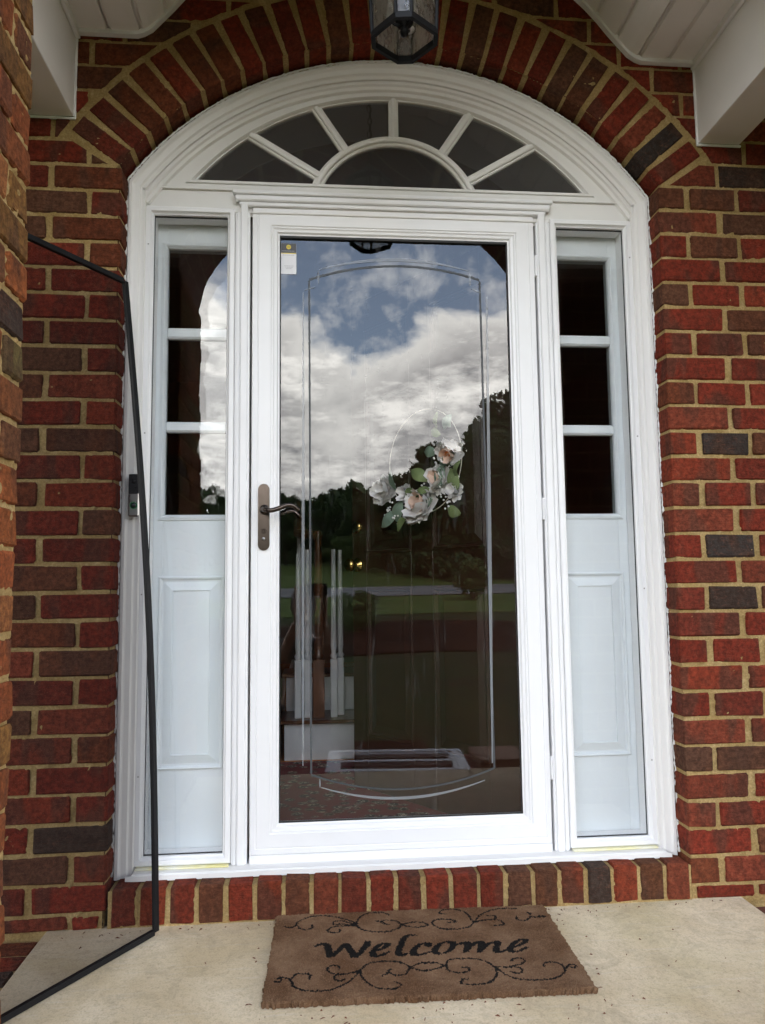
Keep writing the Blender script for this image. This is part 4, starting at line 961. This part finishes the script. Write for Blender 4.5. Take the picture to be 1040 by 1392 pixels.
def build_mat():
    c = .0022; nx, ny = int(.756/c), int(.452/c); xs = (np.arange(nx+1)/nx-.5)*.756; ys = (np.arange(ny+1)/ny-.5)*.452
    fx = (xs[:-1]+xs[1:])/2; fy = (ys[:-1]+ys[1:])/2; FX, FY = np.meshgrid(fx, fy); mask = np.zeros(FX.shape, bool); r = np.random.RandomState(4)
    JX = FX+r.normal(0, .0009, FX.shape); JY = FY+r.normal(0, .0009, FX.shape)
    def stamp(p, ra, rb, th):
        i0 = np.searchsorted(fx, p[0]-.015); i1 = np.searchsorted(fx, p[0]+.015); j0 = np.searchsorted(fy, p[1]-.015); j1 = np.searchsorted(fy, p[1]+.015)
        dx = JX[j0:j1, i0:i1]-p[0]; dy = JY[j0:j1, i0:i1]-p[1]; u = dx*cos(th)+dy*sin(th); v = -dx*sin(th)+dy*cos(th); mask[j0:j1, i0:i1] |= (u/ra)**2+(v/rb)**2 < 1
    for h, P in SC:
        Q = spline([tomat(u, v, h) for u, v in P], 22)
        for i, p in enumerate(Q): stamp(p, .0030, .0030, 0)
    for h, P in LT:
        Q = spline([tomat(u, v, h) for u, v in P], 22)
        for p in Q: stamp(p, .0098, .0034, rad(12))
    X, Y = np.meshgrid(xs, ys); Z = .0135+r.uniform(-.0017, .0017, X.shape)+.0012*vnoise(X, Y, 40, 3)
    X = X+r.normal(0, .0007, X.shape); Y = Y+r.normal(0, .0007, Y.shape)
    ex = np.zeros(X.shape, bool); ex[0, :] = ex[-1, :] = ex[:, 0] = ex[:, -1] = True; X[ex] += r.normal(0, .0022, ex.sum()); Y[ex] += r.normal(0, .0022, ex.sum()); Z[ex] = .0105
    W_ = nx+1; idx = np.arange((nx+1)*(ny+1)).reshape(ny+1, nx+1); a = idx[:-1, :-1].ravel(); F = np.stack([a, a+1, a+W_+1, a+W_], 1).tolist(); V = np.stack([X.ravel(), Y.ravel(), Z.ravel()], 1).tolist()
    mids = mask.ravel().astype(int).tolist()
    # sides
    loop = list(idx[0, :])+list(idx[1:, -1])+list(idx[-1, -2::-1])+list(idx[-2:0:-1, 0]); b0 = len(V)
    for i in loop: V.append((V[i][0]*.997, V[i][1]*.997, .0005))
    m_ = len(loop)
    for i in range(m_): F.append([int(loop[i]), b0+i, b0+(i+1) % m_, int(loop[(i+1) % m_])]); mids.append(0)
    o = mesh('doormat', V, F, ['coir_brown', 'coir_black'], mids=mids); o.location = (MX, MY, ZS+.0005); o.rotation_euler = (0, 0, MR)
    tag(o, 'brown coir doormat reading Welcome between black scrolls, on the concrete before the door', 'doormat')
build_mat()
# litter on the slab
rd = random.Random(21); dm = MB()
for i in range(150):
    if i < 40: x = rd.uniform(-.42, .48); y = -.568-abs(rd.gauss(0, .05)) if rd.random() < .6 else rd.uniform(-.66, -.56)
    elif i < 52: x = rd.choice((-1, 1))*rd.uniform(.39, .42); y = rd.uniform(-.56, -.1)
    elif i < 85: x = rd.uniform(-.95, .95); y = rd.uniform(-.8, -.11)
    else: x = rd.uniform(-.95, .95); y = -.118-abs(rd.gauss(0, .018))
    if abs(x) < .385 and y > -.56: continue
    a = rd.uniform(0, 6.28); l = rd.uniform(.001, .007)*rd.choice((.6, 1, 1)); w_ = rd.uniform(.0006, .0017); c_, s_ = cos(a), sin(a); z = ZS+.0006
    q = [(x-c_*l-s_*w_, y-s_*l+c_*w_, z), (x+c_*l-s_*w_, y+s_*l+c_*w_, z), (x+c_*l+s_*w_*.4, y+s_*l-c_*w_*.4, z), (x-c_*l+s_*w_*.4, y-s_*l-c_*w_*.4, z), (x, y, z+rd.uniform(.0015, .004))]
    dm.add(q, [(0, 1, 4), (1, 2, 4), (2, 3, 4), (3, 0, 4), (0, 3, 2, 1)])
o = dm.build('mulch_crumbs', 'debris_brown'); tag(o, kind='stuff')
# brick edging at the ends of the slab
eg = thing('brick_edging', 'row of dark bricks bordering the left end of the porch slab', 'edging')
for i in range(22):
    brick(eg, -1.105, -.15-.0815*i, ZS-.045, .19, .068, .06)
box('mortar', -1.205, -1.004, -1.95, -.1, -.2, ZS-.021, 'buff_mortar', eg)

# ------------------------------------------------------------------ things mirrored in the glass: old sash, cardboard, photographer
of = thing('old_window_frame', 'old white window frame lying on the top step, mirrored low in the storm glass', 'window frame', (.17, -1.77, -.016))
of.rotation_euler = (0, 0, rad(4))
fixn(mesh('frame', [(v[0], v[2], -v[1]+.004) for v in sweep([(-.37, -.25), (.37, -.25), (.37, .25), (-.37, .25)], [(0, 0), (0, -.03), (.05, -.03), (.055, -.022), (.07, -.02), (.075, 0), (0, 0)])[0]], sweep([(-.37, -.25), (.37, -.25), (.37, .25), (-.37, .25)], [(0, 0), (0, -.03), (.05, -.03), (.055, -.022), (.07, -.02), (.075, 0), (0, 0)])[1], 'interior_white', of))
box('cross_bar', -.295, .295, -.02, .02, .008, .03, 'interior_white', of)
cbd = box('cardboard_box', .60, .86, -1.95, -1.62, -.0195, .035, 'cardboard', ch=.003); tag(cbd, 'flattened brown cardboard lying at the right end of the white frame', 'cardboard')

def skin_mesh(name, verts, edges, radii, mat, parent, sub=2, loc=(0, 0, 0)):
    me = bpy.data.meshes.new(name); me.from_pydata(verts, edges, []); me.materials.append(M[mat]); o = bpy.data.objects.new(name, me); link(o, parent)
    o.modifiers.new('skin', 'SKIN'); 
    for i, r_ in enumerate(radii): me.skin_vertices[0].data[i].radius = (r_, r_) if not isinstance(r_, tuple) else r_
    me.skin_vertices[0].data[0].use_root = True
    s_ = o.modifiers.new('sub', 'SUBSURF'); s_.levels = sub; s_.render_levels = sub
    return o
pe = thing('person', 'photographer in dark clothes standing on the steps holding up a phone, mirrored in the glass', 'person', (-.34, -2.835, -.71))
H_ = [(0, 0, .86), (0, .01, 1.02), (0, 0, 1.20), (0, -.01, 1.30), (0, 0, 1.38),     # 0 pelvis 1 waist 2 chest 3 neck base 4 neck
      (.17, 0, 1.25), (-.17, 0, 1.25), (.20, .10, 1.06), (-.20, .10, 1.06), (.13, .30, 1.44), (-.03, .30, 1.44),
      (.09, 0, .80), (-.09, 0, .80), (.11, .02, .44), (-.11, .02, .44), (.11, -.02, .09), (-.11, -.02, .09), (.12, .10, .035), (-.12, .10, .035), (.12, .17, .03), (-.12, .17, .03)]
E_ = [(0, 1), (1, 2), (2, 3), (3, 4), (2, 5), (2, 6), (5, 7), (6, 8), (7, 9), (8, 10), (0, 11), (0, 12), (11, 13), (12, 14), (13, 15), (14, 16), (15, 17), (16, 18), (17, 19), (18, 20)]
R_ = [(.15, .11), (.13, .10), (.15, .11), (.075, .07), .052, .065, .065, .048, .048, .030, .030, .095, .095, .062, .062, .042, .042, .04, .04, .03, .03]
skin_mesh('body', H_, E_, R_, 'skin', pe)
skin_mesh('shirt', [H_[i] for i in (1, 2, 3, 5, 6, 7, 8, 0)]+[(.19, .16, 1.16), (-.17, .16, 1.16)], [(0, 1), (1, 2), (1, 3), (1, 4), (3, 5), (4, 6), (0, 7), (5, 8), (6, 9)], [(.16, .125), (.18, .13), (.085, .08), .085, .085, .064, .064, (.165, .13), .055, .055], 'cloth_dark', pe)
skin_mesh('trousers', [H_[i] for i in (0, 11, 12, 13, 14, 15, 16)], [(0, 1), (0, 2), (1, 3), (2, 4), (3, 5), (4, 6)], [(.165, .125), .11, .11, .078, .078, .06, .06], 'trouser_dark', pe)
hv = MB(); hv.add(*lathe([(.0005, -.125), (.035, -.118), (.055, -.085), (.070, -.03), (.076, .03), (.070, .075), (.045, .105), (.0005, .118)], (0, .01, 1.515), 24))
hv.add(*tube([(0, .078, 1.53), (0, .100, 1.495), (0, .080, 1.488)], [.008, .013, .008], 8)); 
for s in (-1, 1): hv.add(*tube([(s*.074, .0, 1.535), (s*.082, -.005, 1.515), (s*.074, .0, 1.49)], [.008, .012, .008], 8))
head = hv.build('head', 'skin', pe, True)
for s in (-1, 1): mesh('eye', *lathe([(.0005, -.009), (.008, -.004), (.009, 0), (.008, .004), (.0005, .009)], (s*.028, .077, 1.525), 10), 'interior_white', head, True)
box('mouth', -.022, .022, .074, .082, 1.452, 1.458, 'petal_inner', head)
mesh('hair', *lathe([(.074, -.06), (.083, -.02), (.086, .03), (.079, .082), (.05, .115), (.0005, .128)], (0, -.004, 1.525), 24), 'hair_dark', head, True)
ph = box('phone', -.345, -.185, -2.392, -2.383, .885, .965, 'black_plastic', ch=.003); tag(ph, 'dark phone held up sideways by the photographer, mirrored in the glass', 'phone')
for s, hx in ((1, .13), (-1, -.03)):
    fb = MB(); cxh = hx
    palm = cbox(cxh+s*.01, .385, 1.62, .012, .028, .042, .010); 
    for i in range(4):
        z = 1.655-.021*i; l_ = (.055, .062, .058, .045)[i]
        fb.add(*tube(spline([(cxh+s*.012, .40, z), (cxh+s*.010, .428, z), (cxh-s*.006, .452, z), (cxh-s*(l_-.025), .452, z)], 4), [.0085]*5+[.008]*4+[.0075]*4, 8))
    fb.add(*tube(spline([(cxh+s*.005, .385, 1.59), (cxh-s*.012, .405, 1.605), (cxh-s*.035, .412, 1.622)], 5), .0095, 8))
    fb.add(*palm); fb.add(*tube([(hx, .30, 1.44), (hx+s*.008, .36, 1.585)], [.026, .022], 10)); mesh('hand', fb.v, fb.f, 'skin', pe, True)

# ------------------------------------------------------------------ trees and shrubs out beyond the lawn (seen mirrored)
def crown_mesh(name, seed, n, leaf_, blobs, mat):
    r = np.random.RandomState(seed); V = []; F = []
    bl = np.array(blobs); wts = bl[:, 3]**2*1.0; wts /= wts.sum(); k = r.choice(len(bl), n, p=wts)
    d = r.normal(size=(n, 3)); d /= np.linalg.norm(d, axis=1)[:, None]; rad_ = bl[k, 3]*(r.uniform(.35, 1.06, n)**.5); C = bl[k, :3]+d*rad_[:, None]*np.array([1, 1, .85])
    a = r.normal(size=(n, 3)); a /= np.linalg.norm(a, axis=1)[:, None]; b_ = np.cross(a, r.normal(size=(n, 3))); b_ /= np.linalg.norm(b_, axis=1)[:, None]; sz = leaf_*r.uniform(.5, 1.2, n)[:, None]
    Q = np.stack([C-a*sz, C-b_*sz*.55, C+a*sz, C+b_*sz*.55], 1).reshape(-1, 3); I = np.arange(n)[:, None]*4+np.arange(4)
    me = bpy.data.meshes.new(name); me.from_pydata(Q.tolist(), [], I.tolist()); me.materials.append(M[mat]); me.update(); return me
def blobs(seed, kind):
    r = random.Random(seed); B = []
    if kind == 'round':
        for i in range(26): z = r.uniform(.30, .95); w_ = .34*sin(pi*min(1, (z-.18)/.84))+.04; a = r.uniform(0, 6.28); q = r.uniform(.3, 1)*w_; B.append((q*cos(a), q*sin(a), z, r.uniform(.07, .13)))
    elif kind == 'cone':
        for i in range(30): z = r.uniform(.10, 1.0); w_ = .20*(1.04-z); a = r.uniform(0, 6.28); q = r.uniform(.4, 1)*w_; B.append((q*cos(a), q*sin(a), z, .03+.07*(1.05-z)))
    else:
        for i in range(16): z = r.uniform(.15, .85); w_ = .42*sin(pi*z); a = r.uniform(0, 6.28); q = r.uniform(.2, 1)*w_; B.append((q*cos(a), q*sin(a), z, r.uniform(.12, .2)))
    return B
CR = {('round', s): crown_mesh('crown', s, 9000, .020, blobs(s, 'round'), 'foliage_dark') for s in (1, 2, 3)}
CR.update({('cone', s): crown_mesh('crown', s+9, 5000, .016, blobs(s+9, 'cone'), 'foliage_dark') for s in (1, 2)})
CR.update({('bush', s): crown_mesh('crown', s+20, 3500, .035, blobs(s+20, 'bush'), 'foliage_mid') for s in (1, 2)})
def wood_blobs(seed):
    r = random.Random(seed); B = []
    for i in range(44): z = r.uniform(.06, .93); w_ = .36*(1.02-z)**.5; a = r.uniform(0, 6.28); q = r.uniform(.1, 1)*w_; B.append((q*cos(a), q*sin(a), z, r.uniform(.07, .13)))
    return B
CR.update({('wood', s): crown_mesh('crown', s+30, 15000, .022, wood_blobs(s+30), 'foliage_dark') for s in (1, 2)})
def trunk_mesh(seed, bush=False):
    r = random.Random(seed); m_ = MB()
    if bush:
        for i in range(5): m_.add(*tube([(0, 0, -.02), (r.uniform(-.15, .15), r.uniform(-.15, .15), .3), (r.uniform(-.25, .25), r.uniform(-.25, .25), .6)], [.02, .012, .005], 5))
    else:
        m_.add(*tube([(0, 0, -.03), (.005, .0, .2), (-.01, .01, .5), (0, 0, .85)], [.028, .020, .013, .004], 8))
        for i in range(9): z = r.uniform(.25, .7); a = r.uniform(0, 6.28); l_ = r.uniform(.12, .26); m_.add(*tube([(0, 0, z), (l_*.5*cos(a), l_*.5*sin(a), z+.07), (l_*cos(a), l_*sin(a), z+.17)], [.010, .006, .002], 5))
    me = bpy.data.meshes.new('trunk'); me.from_pydata([tuple(v) for v in m_.v], [], m_.f); me.materials.append(M['bark']); me.update(); return me
TR = [trunk_mesh(1), trunk_mesh(2)]; TB = trunk_mesh(3, True)
def plant(kind, x, d, h, label, wide=1.0, group=None, name=None):
    y = -d; v = rng.choice([k for k in CR if k[0] == kind]); name = name or {'wood': 'woodland_tree', 'round': 'broadleaf_tree', 'cone': 'conifer_tree', 'bush': 'shrub'}[kind]
    t = thing(name, label, 'shrub' if kind == 'bush' else 'tree', (x, y, ground_z(x, y)), group); t.rotation_euler = (0, 0, rng.uniform(0, 6.28)); t.scale = (h*wide, h*wide, h)
    link(bpy.data.objects.new('trunk', TB if kind == 'bush' else rng.choice(TR)), t); link(bpy.data.objects.new('crown', CR[v]), t); return t
# big wood rising to the right, then the lower line across and to the left
for (x, d, h, k, lb, wd_) in (
 (6.8, 45, 7.2, 'wood', 'rounded tree mirrored directly behind the upper flowers', 1.1), (10.2, 42, 9.0, 'wood', 'tree filling the gap left of the tallest one', 1.1), (14.0, 50, 12.5, 'wood', 'tree rising behind the tallest one', 1.1), (21.5, 52, 14.0, 'wood', 'tall tree behind the right end of the wood', 1.2),
 (15.5, 44, 12.2, 'wood', 'tallest dark tree, mirrored at the right edge of the storm glass', 1.0), (11.5, 47, 10.5, 'wood', 'tall dark tree mirrored just left of the tallest one', 1.0), (8.0, 50, 9.3, 'wood', 'rounded tree mirrored above the wreath', .9),
 (19.5, 41, 12.6, 'wood', 'broad tree beyond the right edge of the mirrored wood', 1.1), (24, 46, 13.3, 'wood', 'tree at the far right end of the wood', 1.1), (13, 40, 7.0, 'wood', 'lower tree in front of the mirrored wood on the right', 1.1), (5.2, 54, 7.1, 'wood', 'tree mirrored behind the wreath at the foot of the wood', .95),
 (17.5, 38, 7.4, 'wood', 'dense tree below the tallest one', 1.2), (9.2, 44, 6.3, 'wood', 'dark low tree behind the mirrored road, centre right', 1.2)):
    plant(k, x, d, h, lb, wd_, 'trees of the wood on the right')
ls = [(-6.2, 62, 7.8, 'cone', 'pointed conifer mirrored by the left edge of the storm glass', 1.1), (-4.6, 66, 5.8, 'round', 'low tree right of the pointed conifer', 1.1), (-3.0, 70, 6.9, 'round', 'round-topped tree mirrored behind the door handle', .8), (-1.6, 72, 5.9, 'cone', 'small conifer in the mirrored tree line', 1.4), (-.2, 68, 6.2, 'round', 'bushy tree in the middle of the mirrored tree line', 1.0), (1.4, 70, 7.2, 'cone', 'taller conifer left of the wreath', 1.2), (2.8, 66, 6.7, 'round', 'tree mirrored right beside the flowers', 1.0), (4.2, 62, 6.4, 'round', 'dark tree at the left foot of the wood', 1.1),
 (-8.6, 58, 6.8, 'round', 'tree left of the pointed conifer, outside the door glass', 1.1), (-11.5, 56, 7.6, 'round', 'broad tree far left across the road', 1.1), (-15, 55, 7.2, 'round', 'leftmost tree across the road', 1.2), (-7.2, 30, 4.3, 'round', 'near green tree mirrored in the left sidelight', 1.0),
 (30, 50, 12.0, 'round', 'tree on the right beyond the wood', 1.2), (-21, 58, 8.0, 'round', 'far left tree of the tree line', 1.3), (-28, 60, 8.8, 'round', 'outermost tree on the left', 1.3)]
for (x, d, h, k, lb, wd_) in ls: plant(k, x, d, h, lb, wd_, 'trees in the line across the road')
for (x, d, h, lb) in ((6.0, 27.5, 1.7, 'dark shrub mirrored in front of the road, right of centre'), (.9, 17, 1.15, 'shrub mirrored beside the stair balusters'), (2.2, 58, 3.0, 'rounded shrub at the foot of the trees, left'), (3.9, 57, 3.2, 'rounded shrub at the foot of the trees, right'), (5.0, 15.5, .8, 'low shrub in the mulch bed')):
    plant('bush', x, d, h, lb, 1.15, 'shrubs on the front lawn')
far = crown_mesh('far_wood', 77, 60000, .9, [(x, -95+8*sin(x*.1), 5+3*sin(x*.23)+2*sin(x*.61), 6.5) for x in np.arange(-130, 130, 4.5)], 'foliage_dark')
fo = bpy.data.objects.new('far_wood', far); COL.objects.link(fo); tag(fo, kind='stuff')
